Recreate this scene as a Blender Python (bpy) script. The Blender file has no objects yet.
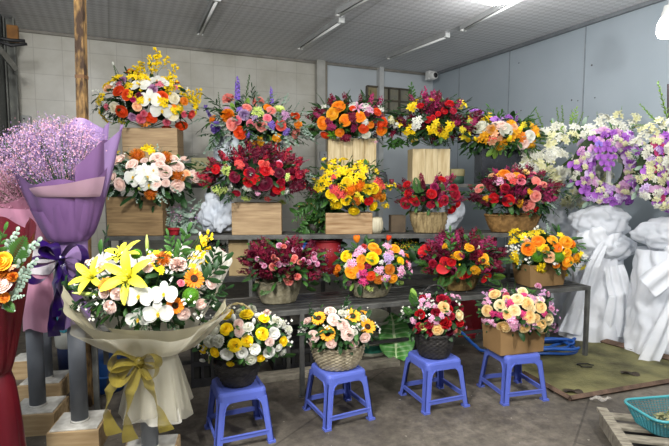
import bpy, math, random
from mathutils import Vector, Matrix, noise
PI = math.pi
rnd = random.Random(7)
COL = bpy.context.scene.collection
# ---------------------------------------------------------------- camera model
F = 490.0
PITCH = math.radians(4.8)
CAMZ = 1.42
CP, SP = math.cos(PITCH), math.sin(PITCH)
CAM = Vector((0, 0, CAMZ))
def ray(x, y):
    u = (x - 334.5) / F; v = (223 - y) / F
    return Vector((u, CP + v * SP, -SP + v * CP))
def atY(x, y, Y):
    r = ray(x, y); return CAM + r * (Y / r.y)
def atZ(x, y, z):
    r = ray(x, y); return CAM + r * ((z - CAMZ) / r.z)
V = Vector
def R3(a, axis): return Matrix.Rotation(a, 4, axis)
def T3(v): return Matrix.Translation(v)
def S3(x, y=None, z=None):
    if y is None: y = z = x
    return Matrix.Diagonal((x, y, z, 1))
def frame_z(n, spin=0.0):
    """rotation taking +Z to n"""
    n = V(n).normalized()
    return n.to_track_quat('Z', 'Y').to_matrix().to_4x4() @ R3(spin, 'Z')
# ---------------------------------------------------------------- colours / materials
def hx(h):
    h = h.lstrip('#'); c = [int(h[i:i+2], 16) / 255 for i in (0, 2, 4)]
    return tuple((x / 12.92 if x <= .04045 else ((x + .055) / 1.055) ** 2.4) for x in c) + (1,)
MATS = {}
def new_mat(key):
    m = bpy.data.materials.new(key); m.use_nodes = True
    nt = m.node_tree; b = nt.nodes['Principled BSDF']
    MATS[key] = m
    return m, nt, b
def N(nt, t, **k):
    n = nt.nodes.new(t)
    for a, v in k.items():
        if a in n.inputs: n.inputs[a].default_value = v
        else: setattr(n, a, v)
    return n
def plain(key, c1, c2=None, rough=.6, metal=0, scale=8, bump=0, bscale=60, alpha=1, stretch=(1,1,1), spec=.4, trans=0, contrast=(.35,.65), coords='Object', detail=4):
    """a noise-blended two colour surface"""
    if key in MATS: return MATS[key]
    m, nt, b = new_mat(key); L = nt.links
    b.inputs['Roughness'].default_value = rough
    b.inputs['Metallic'].default_value = metal
    b.inputs['Specular IOR Level'].default_value = spec
    b.inputs['Alpha'].default_value = alpha
    tc = N(nt, 'ShaderNodeTexCoord'); mp = N(nt, 'ShaderNodeMapping'); mp.inputs['Scale'].default_value = stretch
    L.new(tc.outputs[coords], mp.inputs[0])
    no = N(nt, 'ShaderNodeTexNoise', Scale=scale, Detail=detail); L.new(mp.outputs[0], no.inputs['Vector'])
    cr = N(nt, 'ShaderNodeValToRGB')
    cr.color_ramp.elements[0].position = contrast[0]; cr.color_ramp.elements[1].position = contrast[1]
    cr.color_ramp.elements[0].color = hx(c1); cr.color_ramp.elements[1].color = hx(c2 or c1)
    L.new(no.outputs[0], cr.inputs[0]); L.new(cr.outputs[0], b.inputs['Base Color'])
    if bump:
        n2 = N(nt, 'ShaderNodeTexNoise', Scale=bscale, Detail=3); L.new(mp.outputs[0], n2.inputs['Vector'])
        bp = N(nt, 'ShaderNodeBump', Strength=bump, Distance=.02); L.new(n2.outputs[0], bp.inputs['Height'])
        L.new(bp.outputs[0], b.inputs['Normal'])
    if trans:
        out = nt.nodes['Material Output']
        tr = N(nt, 'ShaderNodeBsdfTranslucent'); L.new(cr.outputs[0], tr.inputs[0])
        mx = N(nt, 'ShaderNodeMixShader', Fac=trans)
        L.new(b.outputs[0], mx.inputs[1]); L.new(tr.outputs[0], mx.inputs[2]); L.new(mx.outputs[0], out.inputs[0])
    return m
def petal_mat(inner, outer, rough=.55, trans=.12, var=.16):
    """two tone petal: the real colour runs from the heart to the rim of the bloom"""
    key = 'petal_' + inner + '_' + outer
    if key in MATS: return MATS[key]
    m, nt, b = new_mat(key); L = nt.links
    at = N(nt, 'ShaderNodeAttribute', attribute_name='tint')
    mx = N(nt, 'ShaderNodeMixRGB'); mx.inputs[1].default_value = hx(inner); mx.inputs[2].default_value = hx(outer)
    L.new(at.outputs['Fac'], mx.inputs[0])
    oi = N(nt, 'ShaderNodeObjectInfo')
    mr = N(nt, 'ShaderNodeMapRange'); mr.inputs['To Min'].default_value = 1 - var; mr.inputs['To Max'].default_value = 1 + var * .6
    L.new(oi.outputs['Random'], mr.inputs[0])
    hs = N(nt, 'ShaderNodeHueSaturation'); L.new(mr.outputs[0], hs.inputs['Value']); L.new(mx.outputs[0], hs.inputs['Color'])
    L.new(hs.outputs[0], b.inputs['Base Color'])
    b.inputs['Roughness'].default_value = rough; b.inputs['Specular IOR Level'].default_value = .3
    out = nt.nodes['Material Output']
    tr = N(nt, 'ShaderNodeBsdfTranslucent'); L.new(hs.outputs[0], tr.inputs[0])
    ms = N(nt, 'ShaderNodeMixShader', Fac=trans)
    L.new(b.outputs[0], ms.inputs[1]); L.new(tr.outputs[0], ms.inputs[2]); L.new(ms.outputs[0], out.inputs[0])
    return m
def emit(key, c, s):
    m, nt, b = new_mat(key)
    b.inputs['Base Color'].default_value = hx(c)
    b.inputs['Emission Color'].default_value = hx(c); b.inputs['Emission Strength'].default_value = s
    return m
def wood(key, c1, c2, scale=3, axis=0, rough=.75, dark='#3a2a1c'):
    if key in MATS: return MATS[key]
    st = [14, 14, 14]; st[axis] = 1.4
    return plain(key, c1, c2, rough=rough, scale=scale, stretch=tuple(st), bump=.15, bscale=4, contrast=(.3, .7), detail=6)
# ---------------------------------------------------------------- mesh builder
class MB:
    def __init__(s): s.v = []; s.f = []; s.m = []; s.t = []
    def add(s, verts, faces, mat=0, tint=0.5, M=None):
        o = len(s.v)
        if M is not None: verts = [M @ V(p) for p in verts]
        s.v += [tuple(p) for p in verts]
        s.f += [tuple(i + o for i in f) for f in faces]
        s.m += [mat] * len(faces)
        s.t += (list(tint) if isinstance(tint, (list, tuple)) else [tint] * len(verts))
    def merge(s, o, M=None, mat=0):
        base = len(s.v)
        s.v += [tuple(M @ V(p)) if M is not None else p for p in o.v]
        s.f += [tuple(i + base for i in f) for f in o.f]
        s.m += [x + mat for x in o.m]; s.t += o.t
    def grid(s, fn, nu, nv, mat=0, tint=None, M=None, close=False):
        """fn(i/nu, j/nv) -> point; close wraps u"""
        cu = nu if close else nu + 1
        vs = []; ts = []
        for i in range(cu):
            for j in range(nv + 1):
                a, b = i / nu, j / nv
                vs.append(fn(a, b)); ts.append(tint(a, b) if callable(tint) else (tint if tint is not None else .5))
        fs = []
        for i in range(nu):
            for j in range(nv):
                a = i * (nv + 1) + j; b = ((i + 1) % cu) * (nv + 1) + j
                fs.append((a, b, b + 1, a + 1))
        s.add(vs, fs, mat, ts, M)
    def box(s, c, d, mat=0, M=None, taper=None):
        x, y, z = [k / 2 for k in d]; c = V(c)
        tx, ty = taper or (1, 1)
        vs = [c + V((sx * x * (tx if sz > 0 else 1), sy * y * (ty if sz > 0 else 1), sz * z)) for sx in (-1, 1) for sy in (-1, 1) for sz in (-1, 1)]
        fs = [(0, 1, 3, 2), (4, 6, 7, 5), (0, 4, 5, 1), (2, 3, 7, 6), (0, 2, 6, 4), (1, 5, 7, 3)]
        s.add(vs, fs, mat, .5, M)
    def tube(s, pts, r, n=6, mat=0, tint=.5, M=None, cap=True, closed=False):
        pts = [V(p) for p in pts]; k = len(pts)
        rs = r if isinstance(r, (list, tuple)) else [r] * k
        vs = []; up = None
        for i, p in enumerate(pts):
            a = pts[(i - 1) % k] if (closed or i > 0) else p
            b = pts[(i + 1) % k] if (closed or i < k - 1) else p
            d = (b - a)
            d = d.normalized() if d.length > 1e-9 else V((0, 0, 1))
            if up is None: up = V((0, 0, 1)) if abs(d.z) < .9 else V((1, 0, 0))
            x = d.cross(up)
            x = x.normalized() if x.length > 1e-6 else V((1, 0, 0))
            y = x.cross(d).normalized(); up = y
            for j in range(n):
                t = 2 * PI * j / n
                vs.append(p + x * math.cos(t) * rs[i] + y * math.sin(t) * rs[i])
        fs = []
        for i in range(k if closed else k - 1):
            i2 = (i + 1) % k
            for j in range(n):
                fs.append((i * n + j, i * n + (j + 1) % n, i2 * n + (j + 1) % n, i2 * n + j))
        if cap and not closed:
            fs.append(tuple(range(n - 1, -1, -1))); fs.append(tuple(range((k - 1) * n, k * n)))
        s.add(vs, fs, mat, tint, M)
    def lathe(s, prof, n=24, mat=0, tint=.5, M=None, mod=None, sx=1, sy=1):
        vs = []; k = len(prof)
        for i, (r, z) in enumerate(prof):
            for j in range(n):
                a = 2 * PI * j / n; rr = r * (mod(a, z, i) if mod else 1)
                vs.append((rr * math.cos(a) * sx, rr * math.sin(a) * sy, z))
        fs = [(i * n + j, i * n + (j + 1) % n, (i + 1) * n + (j + 1) % n, (i + 1) * n + j) for i in range(k - 1) for j in range(n)]
        s.add(vs, fs, mat, tint, M)
    def blob(s, c, r, mat=0, n=6, k=4, tint=.5, M=None):
        rx, ry, rz = r if isinstance(r, (list, tuple)) else (r, r, r)
        vs = [V(c) + V((0, 0, -rz))]
        for i in range(1, k):
            p = PI * i / k
            for j in range(n):
                a = 2 * PI * j / n
                vs.append(V(c) + V((rx * math.sin(p) * math.cos(a), ry * math.sin(p) * math.sin(a), -rz * math.cos(p))))
        vs.append(V(c) + V((0, 0, rz)))
        fs = [(0, 1 + (j + 1) % n, 1 + j) for j in range(n)]
        for i in range(k - 2):
            for j in range(n):
                a = 1 + i * n; fs.append((a + j, a + (j + 1) % n, a + n + (j + 1) % n, a + n + j))
        a = 1 + (k - 2) * n; t = len(vs) - 1
        fs += [(a + j, a + (j + 1) % n, t) for j in range(n)]
        s.add(vs, fs, mat, tint, M)
    def mesh(s, name, mats, smooth=True):
        me = bpy.data.meshes.new(name)
        me.from_pydata(s.v, [], s.f)
        for m in (mats if isinstance(mats, (list, tuple)) else [mats]): me.materials.append(m)
        me.polygons.foreach_set('material_index', s.m)
        me.polygons.foreach_set('use_smooth', [smooth] * len(s.f))
        at = me.attributes.new('tint', 'FLOAT', 'POINT'); at.data.foreach_set('value', s.t)
        me.update()
        return me
    def build(s, name, mats, parent=None, smooth=False, kind=None, M=None, bevel=0, label=None):
        o = bpy.data.objects.new(name, s.mesh(name, mats, smooth)); COL.objects.link(o)
        if M is not None: o.matrix_world = M
        if parent is not None: o.parent = parent
        if kind: o['kind'] = kind
        if label: o['label'] = label
        if bevel:
            b = o.modifiers.new('bevel', 'BEVEL'); b.width = bevel; b.segments = 2; b.limit_method = 'ANGLE'
        return o
def thing(name, label, cat, loc=(0, 0, 0), rz=0, group=None):
    o = bpy.data.objects.new(name, None); COL.objects.link(o)
    o.empty_display_size = .05
    o.location = loc; o.rotation_euler = (0, 0, rz)
    o['label'] = label; o['category'] = cat
    if group: o['group'] = group
    return o
def tag(o, label, cat, group=None, kind=None):
    o['label'] = label; o['category'] = cat
    if group: o['group'] = group
    if kind: o['kind'] = kind
    return o
def struct(o): o['kind'] = 'structure'; return o

# ================================================================ THE ROOM
RA = math.radians(24.5)
EX = V((math.cos(RA), math.sin(RA), 0)); EY = V((-math.sin(RA), math.cos(RA), 0))
CORNER = V((1.63, 8.30, 0)); H = 3.20
ROOM = T3(CORNER) @ R3(RA, 'Z')        # local x along the back wall (negative = to the tiled side), local y = beyond the wall
def room(x, y, z): return ROOM @ V((x, y, z))

def floor_mat():
    m, nt, b = new_mat('concrete_floor'); L = nt.links
    tc = N(nt, 'ShaderNodeTexCoord')
    n1 = N(nt, 'ShaderNodeTexNoise', Scale=1.3, Detail=6, Roughness=.62); L.new(tc.outputs['Object'], n1.inputs['Vector'])
    n2 = N(nt, 'ShaderNodeTexNoise', Scale=14, Detail=5, Roughness=.7); L.new(tc.outputs['Object'], n2.inputs['Vector'])
    r1 = N(nt, 'ShaderNodeValToRGB'); e = r1.color_ramp.elements
    e[0].position = .33; e[0].color = hx('#4c463e'); e[1].position = .68; e[1].color = hx('#7d7569')
    L.new(n1.outputs[0], r1.inputs[0])
    r2 = N(nt, 'ShaderNodeValToRGB'); e = r2.color_ramp.elements
    e[0].position = .35; e[0].color = hx('#9a9a9a'); e[1].position = .65; e[1].color = (1, 1, 1, 1)
    L.new(n2.outputs[0], r2.inputs[0])
    mul = N(nt, 'ShaderNodeMixRGB', blend_type='MULTIPLY'); mul.inputs[0].default_value = .8
    L.new(r1.outputs[0], mul.inputs[1]); L.new(r2.outputs[0], mul.inputs[2])
    # cracks and slab joints
    br = N(nt, 'ShaderNodeTexBrick', Scale=1.0); br.inputs['Mortar Size'].default_value = .006
    br.inputs['Brick Width'].default_value = 2.3; br.inputs['Row Height'].default_value = 1.35
    br.inputs['Color1'].default_value = br.inputs['Color2'].default_value = (1, 1, 1, 1); br.inputs['Mortar'].default_value = hx('#4a4642')
    mp = N(nt, 'ShaderNodeMapping'); mp.inputs['Rotation'].default_value = (0, 0, math.radians(-32)); mp.inputs['Location'].default_value = (.35, .2, 0)
    L.new(tc.outputs['Object'], mp.inputs[0]); L.new(mp.outputs[0], br.inputs['Vector'])
    m2 = N(nt, 'ShaderNodeMixRGB', blend_type='MULTIPLY'); m2.inputs[0].default_value = .45
    L.new(mul.outputs[0], m2.inputs[1]); L.new(br.outputs[0], m2.inputs[2])
    # white chips
    n3 = N(nt, 'ShaderNodeTexNoise', Scale=38, Detail=2); L.new(tc.outputs['Object'], n3.inputs['Vector'])
    r3 = N(nt, 'ShaderNodeValToRGB'); e = r3.color_ramp.elements; e[0].position = .735; e[0].color = (0, 0, 0, 1); e[1].position = .76; e[1].color = (1, 1, 1, 1)
    L.new(n3.outputs[0], r3.inputs[0])
    m3 = N(nt, 'ShaderNodeMixRGB'); m3.inputs[2].default_value = hx('#b9b4a8')
    L.new(r3.outputs[0], m3.inputs[0]); L.new(m2.outputs[0], m3.inputs[1])
    L.new(m3.outputs[0], b.inputs['Base Color'])
    rr = N(nt, 'ShaderNodeMapRange'); rr.inputs['To Min'].default_value = .45; rr.inputs['To Max'].default_value = .85
    L.new(n1.outputs[0], rr.inputs[0]); L.new(rr.outputs[0], b.inputs['Roughness'])
    bp = N(nt, 'ShaderNodeBump', Strength=.35, Distance=.01); L.new(n2.outputs[0], bp.inputs['Height']); L.new(bp.outputs[0], b.inputs['Normal'])
    return m
def tiles_mat(key, c1, c2, mortar, w, h, msize, bias=0, rough=.5):
    m, nt, b = new_mat(key); L = nt.links
    tc = N(nt, 'ShaderNodeTexCoord')
    br = N(nt, 'ShaderNodeTexBrick', Scale=1.0); br.offset = 0
    br.inputs['Mortar Size'].default_value = msize; br.inputs['Brick Width'].default_value = w; br.inputs['Row Height'].default_value = h
    br.inputs['Color1'].default_value = hx(c1); br.inputs['Color2'].default_value = hx(c2); br.inputs['Mortar'].default_value = hx(mortar)
    mp = N(nt, 'ShaderNodeMapping'); mp.inputs['Rotation'].default_value = (math.radians(90), 0, 0)
    L.new(tc.outputs['Object'], mp.inputs[0])
    sep = N(nt, 'ShaderNodeSeparateXYZ'); cmb = N(nt, 'ShaderNodeCombineXYZ')
    L.new(tc.outputs['Object'], sep.inputs[0]); L.new(sep.outputs[0], cmb.inputs[0]); L.new(sep.outputs[2], cmb.inputs[1])
    L.new(cmb.outputs[0], br.inputs['Vector'])
    no = N(nt, 'ShaderNodeTexNoise', Scale=2.2, Detail=7, Roughness=.6); L.new(tc.outputs['Object'], no.inputs['Vector'])
    cr = N(nt, 'ShaderNodeValToRGB'); e = cr.color_ramp.elements; e[0].position = .3; e[0].color = hx('#e2dfd8'); e[1].position = .6; e[1].color = (1, 1, 1, 1)
    L.new(no.outputs[0], cr.inputs[0])
    mu = N(nt, 'ShaderNodeMixRGB', blend_type='MULTIPLY'); mu.inputs[0].default_value = 1
    L.new(br.outputs[0], mu.inputs[1]); L.new(cr.outputs[0], mu.inputs[2]); L.new(mu.outputs[0], b.inputs['Base Color'])
    b.inputs['Roughness'].default_value = rough
    return m
def ceiling_mat():
    m, nt, b = new_mat('ceiling_panels'); L = nt.links
    tc = N(nt, 'ShaderNodeTexCoord')
    br = N(nt, 'ShaderNodeTexBrick', Scale=1.0); br.offset = 0
    br.inputs['Mortar Size'].default_value = .009; br.inputs['Brick Width'].default_value = 1.22; br.inputs['Row Height'].default_value = .61
    br.inputs['Color1'].default_value = hx('#e4e4e6'); br.inputs['Color2'].default_value = hx('#dededf'); br.inputs['Mortar'].default_value = hx('#c8c8c8')
    L.new(tc.outputs['Object'], br.inputs['Vector'])
    # embossed little squares
    mp = N(nt, 'ShaderNodeMapping'); mp.inputs['Rotation'].default_value = (0, 0, math.radians(45)); mp.inputs['Scale'].default_value = (17, 17, 17)
    L.new(tc.outputs['Object'], mp.inputs[0])
    ck = N(nt, 'ShaderNodeTexChecker', Scale=1.0); L.new(mp.outputs[0], ck.inputs['Vector'])
    ck.inputs['Color1'].default_value = (1, 1, 1, 1); ck.inputs['Color2'].default_value = (.7, .7, .7, 1)
    mu = N(nt, 'ShaderNodeMixRGB', blend_type='MULTIPLY'); mu.inputs[0].default_value = .55
    L.new(br.outputs[0], mu.inputs[1]); L.new(ck.outputs[0], mu.inputs[2]); L.new(mu.outputs[0], b.inputs['Base Color'])
    bp = N(nt, 'ShaderNodeBump', Strength=.4, Distance=.004); L.new(ck.outputs['Fac'], bp.inputs['Height']); L.new(bp.outputs[0], b.inputs['Normal'])
    b.inputs['Roughness'].default_value = .55
    return m
FLOORM = floor_mat()
mb = MB(); mb.box((-1.3, -5.2, -.05), (9.5, 12.4, .1)); struct(mb.build('floor', FLOORM, M=ROOM))
mb = MB(); mb.box((-1.3, -5.2, H + .05), (9.5, 12.4, .1)); struct(mb.build('ceiling', ceiling_mat(), M=ROOM))
def wall_hit(px, py):
    r = ray(px, py); k = (CORNER - CAM).dot(EY) / r.dot(EY); return ROOM.inverted() @ (CAM + r * k)
XS = wall_hit(319, 200).x - .02                                # where the tiled wall ends and the panel wall begins
XL = -5.93
TILE = tiles_mat('wall_tile', '#c6c4ba', '#c1bfb5', '#b1aea5', .30, .30, .004, rough=.35)
mb = MB(); mb.box(((XL + XS) / 2, .1, H / 2), (XS - XL, .2, H)); struct(mb.build('wall_back', TILE, M=ROOM))
PANEL = plain('painted_panel', '#bfc6ca', '#b5bcc0', rough=.6, scale=1.2)
mb = MB(); mb.box((XS / 2 + .1, .1, H / 2), (-XS + .2, .2, H)); struct(mb.build('wall_back_panel', PANEL, M=ROOM))
PANR = plain('painted_sheet', '#a6b0b8', '#9ba6ae', rough=.55, scale=.9)
mb = MB(); mb.box((.1, -3.0, H / 2), (.2, 6.2, H)); struct(mb.build('wall_right', PANR, M=ROOM))
# sheet joints on the right wall with a little depth, nail dots
DARKG = plain('joint_grey', '#7d858b', '#8b9297', rough=.7)
def right_hit(px, py):
    r = ray(px, py); k = (CORNER - CAM).dot(EX) / r.dot(EX); return ROOM.inverted() @ (CAM + r * k)
for k, yy in enumerate((right_hit(459, 100).y, right_hit(510, 60).y, right_hit(585, 60).y, right_hit(585, 60).y - 1.22)):
    mb = MB(); mb.box((-.004, yy, H / 2), (.008, .012, H)); struct(mb.build('trim_%d' % (k + 1), DARKG, M=ROOM))
mb = MB(); mb.box((-.02, -3.0, H - .02), (.04, 6.2, .04)); struct(mb.build('trim_8', plain('ceiling_edge', '#70757a', '#7d8286'), M=ROOM))
mb = MB(); mb.box((XL / 2, -.015, H - .02), (-XL, .03, .035)); struct(mb.build('trim_9', plain('edge_brown', '#8d8a82', '#7f7b72'), M=ROOM))
mb = MB()
for i in range(34):
    y = -rnd.uniform(.4, 5.6); z = rnd.choice((rnd.uniform(1.6, 3.0), 2.35, 1.95)); a = rnd.uniform(.006, .011)
    mb.blob((-.002, y, z), (a * .5, a, a), n=6, k=4)
struct(mb.build('trim_10', plain('nail_dark', '#4a5055', '#5a4a40'), M=ROOM))
# left granite wall
GRAN = plain('dark_granite', '#2f3230', '#6a6d6a', rough=.3, scale=60, contrast=(.4, .62), detail=8)
mb = MB(); mb.box((XL - .1, -1.2, H / 2), (.2, 2.4, H)); struct(mb.build('wall_left', GRAN, M=ROOM))
# post between the tiles and the panels
mb = MB(); mb.box((XS + .02, -.05, H / 2), (.13, .1, H)); mb.box((XS + .11, -.03, H / 2), (.05, .06, H), 1)
struct(mb.build('trim_5', [plain('post_grey', '#b3b2ab', '#a7a69f'), plain('post_brown', '#7c766b', '#8c8679')], M=ROOM))
mb = MB(); mb.box((wall_hit(378.5, 100).x, -.05, H / 2), (.08, .1, H)); struct(mb.build('trim_6', plain('post_white', '#c2c4c2', '#b7b9b8'), M=ROOM))
# opening with wired glass panes in the panel wall
def win():
    w = thing('window_1', 'dark framed wired glass window behind the white post on the panel wall', 'window')
    w['kind'] = 'structure'
    x0, x1, z0, z1 = wall_hit(366, 88).x, wall_hit(409, 88).x, wall_hit(395, 114).z, wall_hit(395, 89).z
    fr = MB(); zs = [z0, (z0 + z1) / 2, z1]
    for z in zs: fr.box(((x0 + x1) / 2, -.03, z), (x1 - x0, .05, .022))
    k = 5
    for i in range(k): fr.box((x0 + (x1 - x0) * i / (k - 1), -.03, (z0 + z1) / 2), (.022, .05, z1 - z0))
    fr.build('window_frame', plain('rusted_frame', '#4a463e', '#5f584b'), w)
    for i in range(k - 1):
        a = x0 + (x1 - x0) * i / (k - 1); b = x0 + (x1 - x0) * (i + 1) / (k - 1)
        for j in range(2):
            p = MB(); p.box(((a + b) / 2, -.012, (zs[j] + zs[j + 1]) / 2), (b - a - .02, .006, zs[1] - zs[0] - .02))
            p.build('pane', plain('wired_pane', '#8a8672', '#7b7a70', rough=.35, scale=14) if i else plain('amber_pane', '#8b7d55', '#9a9070', rough=.35, scale=14), w)
    w.matrix_world = ROOM
win()
# ---------------------------------------------------------------- ceiling lights (unlit tubes)
WHITEP = plain('white_plastic', '#e4e5e2', '#dcdedb', rough=.4)
GREYP = plain('grey_plastic', '#a8aaaa', '#9c9e9e', rough=.45)
TUBE = plain('tube_glass', '#eef0ee', '#f4f6f4', rough=.2)
def ceiling_light(px0, px1, label):
    a = atZ(px0[0], px0[1], H - .03); b = atZ(px1[0], px1[1], H - .03)
    c = (a + b) / 2; d = (b - a); ang = math.atan2(d.y, d.x)
    t = thing('ceiling_light', label, 'ceiling light', (c.x, c.y, H), ang, 'unlit tube lights on the ceiling')
    m = MB(); m.box((0, 0, -.02), (1.22, .075, .04), taper=(1, 1)); m.box((0, .03, -.045), (1.22, .012, .02)); m.box((0, -.03, -.045), (1.22, .012, .02))
    m.build('housing', GREYP, t, bevel=.004)
    m = MB(); m.tube([(-.57, 0, -.06), (.57, 0, -.06)], .014, 10); m.build('lamp_tube', TUBE, t, smooth=True)
    for s in (-1, 1):
        m = MB(); m.box((s * .595, 0, -.045), (.035, .07, .05)); m.build('end_cap', WHITEP, t, bevel=.004)
ceiling_light((200, 32), (217, -3), 'tube light cut by the top of the picture, above the yellow orchid sprays')
ceiling_light((301, 46), (340, 20), 'tube light above the orange and burgundy bouquet by the grey post')
ceiling_light((391, 56), (445, 35), 'tube light nearest the security camera in the wall corner')
ceiling_light((474, 22), (520, -3), 'tube light beside the lit round ceiling lamp')
ceiling_light((354, 4), (392, -18), 'tube light of which only one end shows at the top edge')
# lit lamps
BULB = emit('lit_bulb', '#ffffff', 14)
def bulb_lamp(p, r, drop, name, label, power, group=None):
    t = thing(name, label, 'lamp', (p.x, p.y, H))
    m = MB(); m.tube([(0, 0, 0), (0, 0, p.z - H + r * 1.2)], .005, 6); m.build('cord', WHITEP, t)
    m = MB(); m.lathe([(.001, .09), (.035, .085), (.04, .05), (.05, .03), (.05, 0)], 20, M=T3((0, 0, p.z - H + r * 1.0))); m.build('socket', WHITEP, t, smooth=True)
    m = MB(); m.lathe([(.05, r * 1.0), (r * .8, r * .75), (r, r * .3), (r, -r * .6), (r * .85, -r * .95), (r * .4, -r * 1.1), (.001, -r * 1.12)], 24, M=T3((0, 0, p.z - H)))
    m.build('bulb', BULB, t, smooth=True)
    l = bpy.data.lights.new('lamp_light', 'POINT'); l.energy = power; l.shadow_soft_size = .09; l.color = (1, .985, .96)
    lo = bpy.data.objects.new('lamp_light', l); COL.objects.link(lo); lo.location = (p.x, p.y, p.z - r * 1.5 - .1)
pr = atY(668, 27, 3.9)
bulb_lamp(pr, .075, 0, 'hanging_bulb', 'glowing white bulb lamp hanging at the right edge before the blue grey wall', 9)
pc = atZ(497, 0, H - .07)
t = thing('round_ceiling_lamp', 'lit round ceiling lamp cut by the top of the picture', 'lamp', (pc.x, pc.y, H))
m = MB(); m.lathe([(.17, 0), (.17, -.03), (.16, -.035)], 32); m.build('rim', WHITEP, t, smooth=True)
m = MB(); m.lathe([(.16, -.03), (.155, -.06), (.1, -.085), (.001, -.095)], 32); m.build('diffuser', BULB, t, smooth=True)
l = bpy.data.lights.new('lamp_light', 'POINT'); l.energy = 9; l.shadow_soft_size = .12
lo = bpy.data.objects.new('lamp_light', l); COL.objects.link(lo); lo.location = (pc.x, pc.y, H - .42)
# unseen lamps added out of frame above the camera to brighten the room
def area(loc, target, size, power, col=(1, .98, .95)):
    l = bpy.data.lights.new('unseen_fill_light', 'AREA'); l.shape = 'DISK'; l.size = size; l.energy = power; l.color = col
    o = bpy.data.objects.new('unseen_fill_light', l); COL.objects.link(o); o.location = loc
    o.rotation_euler = (V(target) - V(loc)).to_track_quat('-Z', 'Y').to_euler()
area((-.7, .9, 3.05), (-.7, 3.3, .6), .35, 55)  # unseen disk light added high up, aimed at the racks
bulb_lamp(V((-.9, .7, 2.62)), .07, 0, 'hanging_bulb', 'unseen bulb lamp added above the camera to brighten the ceiling, over the left stools', 150)  # this bulb and the next are added, unseen, to lift the ceiling
bulb_lamp(V((1.9, 1.2, 2.62)), .07, 0, 'hanging_bulb', 'unseen bulb lamp added above the camera to brighten the ceiling, over the pallet side', 130)
w = bpy.data.worlds.new('world'); bpy.context.scene.world = w; w.use_nodes = True
w.node_tree.nodes['Background'].inputs[0].default_value = (.85, .93, 1, 1)
w.node_tree.nodes['Background'].inputs[1].default_value = .34
# ---------------------------------------------------------------- camera
cd = bpy.data.cameras.new('camera'); cam = bpy.data.objects.new('camera', cd); COL.objects.link(cam)
cd.sensor_width = 36; cd.sensor_fit = 'HORIZONTAL'; cd.lens = F / 669 * 36; cd.clip_start = .02
cam.location = CAM; cam.rotation_euler = (PI / 2 - PITCH, 0, 0)
bpy.context.scene.camera = cam
vs = bpy.context.scene.view_settings
vs.view_transform = 'Standard'; vs.look = 'None'; vs.exposure = 0.47; vs.gamma = 1; vs.use_curve_mapping = False
bpy.context.scene.cycles.use_denoising = True
bpy.context.scene.cycles.max_bounces = 6
bpy.context.scene.cycles.sample_clamp_indirect = 4
bpy.context.scene.cycles.transparent_max_bounces = 16
# ================================================================ RACKS
STEEL = plain('dull_steel', '#4e4e4b', '#6b6b67', rough=.5, metal=.35, scale=10, bump=.1)
STEELD = plain('dark_steel', '#2c2c2b', '#424240', rough=.5, metal=.3, scale=14)
BOARD = plain('grey_shelf_board', '#3b3a37', '#55534f', rough=.7, scale=5, stretch=(1, 8, 1), bump=.15)
def rack(name, label, a, b, z, depth, edge, boards, postpos, slats=False, back_legs=True):
    """a, b: front edge end points on the floor plan; posts at fractions postpos"""
    a = V((a[0], a[1], 0)); b = V((b[0], b[1], 0)); L = (b - a).length; ang = math.atan2((b - a).y, (b - a).x)
    t = thing(name, label, 'rack', a, ang)
    m = MB()
    m.box((L / 2, .012, z - edge / 2), (L, .024, edge)); m.box((L / 2, depth - .012, z - edge / 2), (L, .024, edge))
    for k in (0, 1): m.box((.012 + k * (L - .024), depth / 2, z - edge / 2), (.024, depth - .05, edge))
    m.build('frame', STEEL, t, bevel=.002)
    n = boards
    for i in range(n):
        w = (depth - .05) / n
        m = MB(); th = .018 if not slats else .025
        m.box((L / 2, .025 + w * (i + .5), z - th / 2 - .002), (L - .05, w * (.96 if not slats else .62), th))
        m.build('slat' if slats else 'board', STEELD if slats else BOARD, t, bevel=.002)
    for fr in postpos:
        for y in ((.015, depth - .015) if back_legs else (.015,)):
            x = min(max(fr * L, .016), L - .016)
            m = MB(); m.box((x, y, (z - edge) / 2), (.03, .03, z - edge)); m.box((x, y, .004), (.05, .05, .008))
            m.build('leg', STEEL, t, bevel=.002)
    if slats:
        m = MB(); m.box((L / 2, depth - .015, .16), (L - .06, .024, .024)); m.build('cross_bar', STEELD, t)
    return t
ZL, ZU, ZT = .59, 1.02, 1.40
p0 = atZ(107, 331, ZL); p1 = atZ(590, 287, ZL)
p0 = V((-1.40, 2.75, 0)); p1 = V((2.05, 3.86, 0))
rack('slatted_display_rack', 'low dark metal rack with long slats behind the blue stools', p0, p1, ZL, .46, .032, 6, (0, .345, 1), slats=True)
u0 = atY(104, 236.5, 3.98); u1 = atY(528, 233.2, 4.24)
ZU = (u0.z + u1.z) / 2
RK = rack('shelf_rack', 'waist high grey board shelf carrying the middle row of bouquets', u0, u1, ZU, .34, .036, 2, (0, .33, .66, .955))
q0 = atY(104, 180, 4.42); q1 = atY(530, 180, 4.70)
ZM = .62
m = MB(); L_u = (V((u1.x, u1.y, 0)) - V((u0.x, u0.y, 0))).length
m.box((L_u / 2, .17, ZM - .012), (L_u - .06, .27, .024)); m.build('board', BOARD, RK, bevel=.002)
m = MB(); m.box((L_u / 2, .03, ZM - .02), (L_u - .06, .02, .04)); m.build('rail', STEELD, RK)
m = MB(); m.box((L_u / 2, .31, ZM - .02), (L_u - .06, .02, .04)); m.build('rail', STEELD, RK)
rack('top_rack', 'highest and rearmost grey shelf carrying the crated bouquets', q0, q1, ZT, .32, .034, 2, (0, .5, .985))
AL = math.atan2((p1 - p0).y, (p1 - p0).x); AU = math.atan2((u1 - u0).y, (u1 - u0).x)
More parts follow.
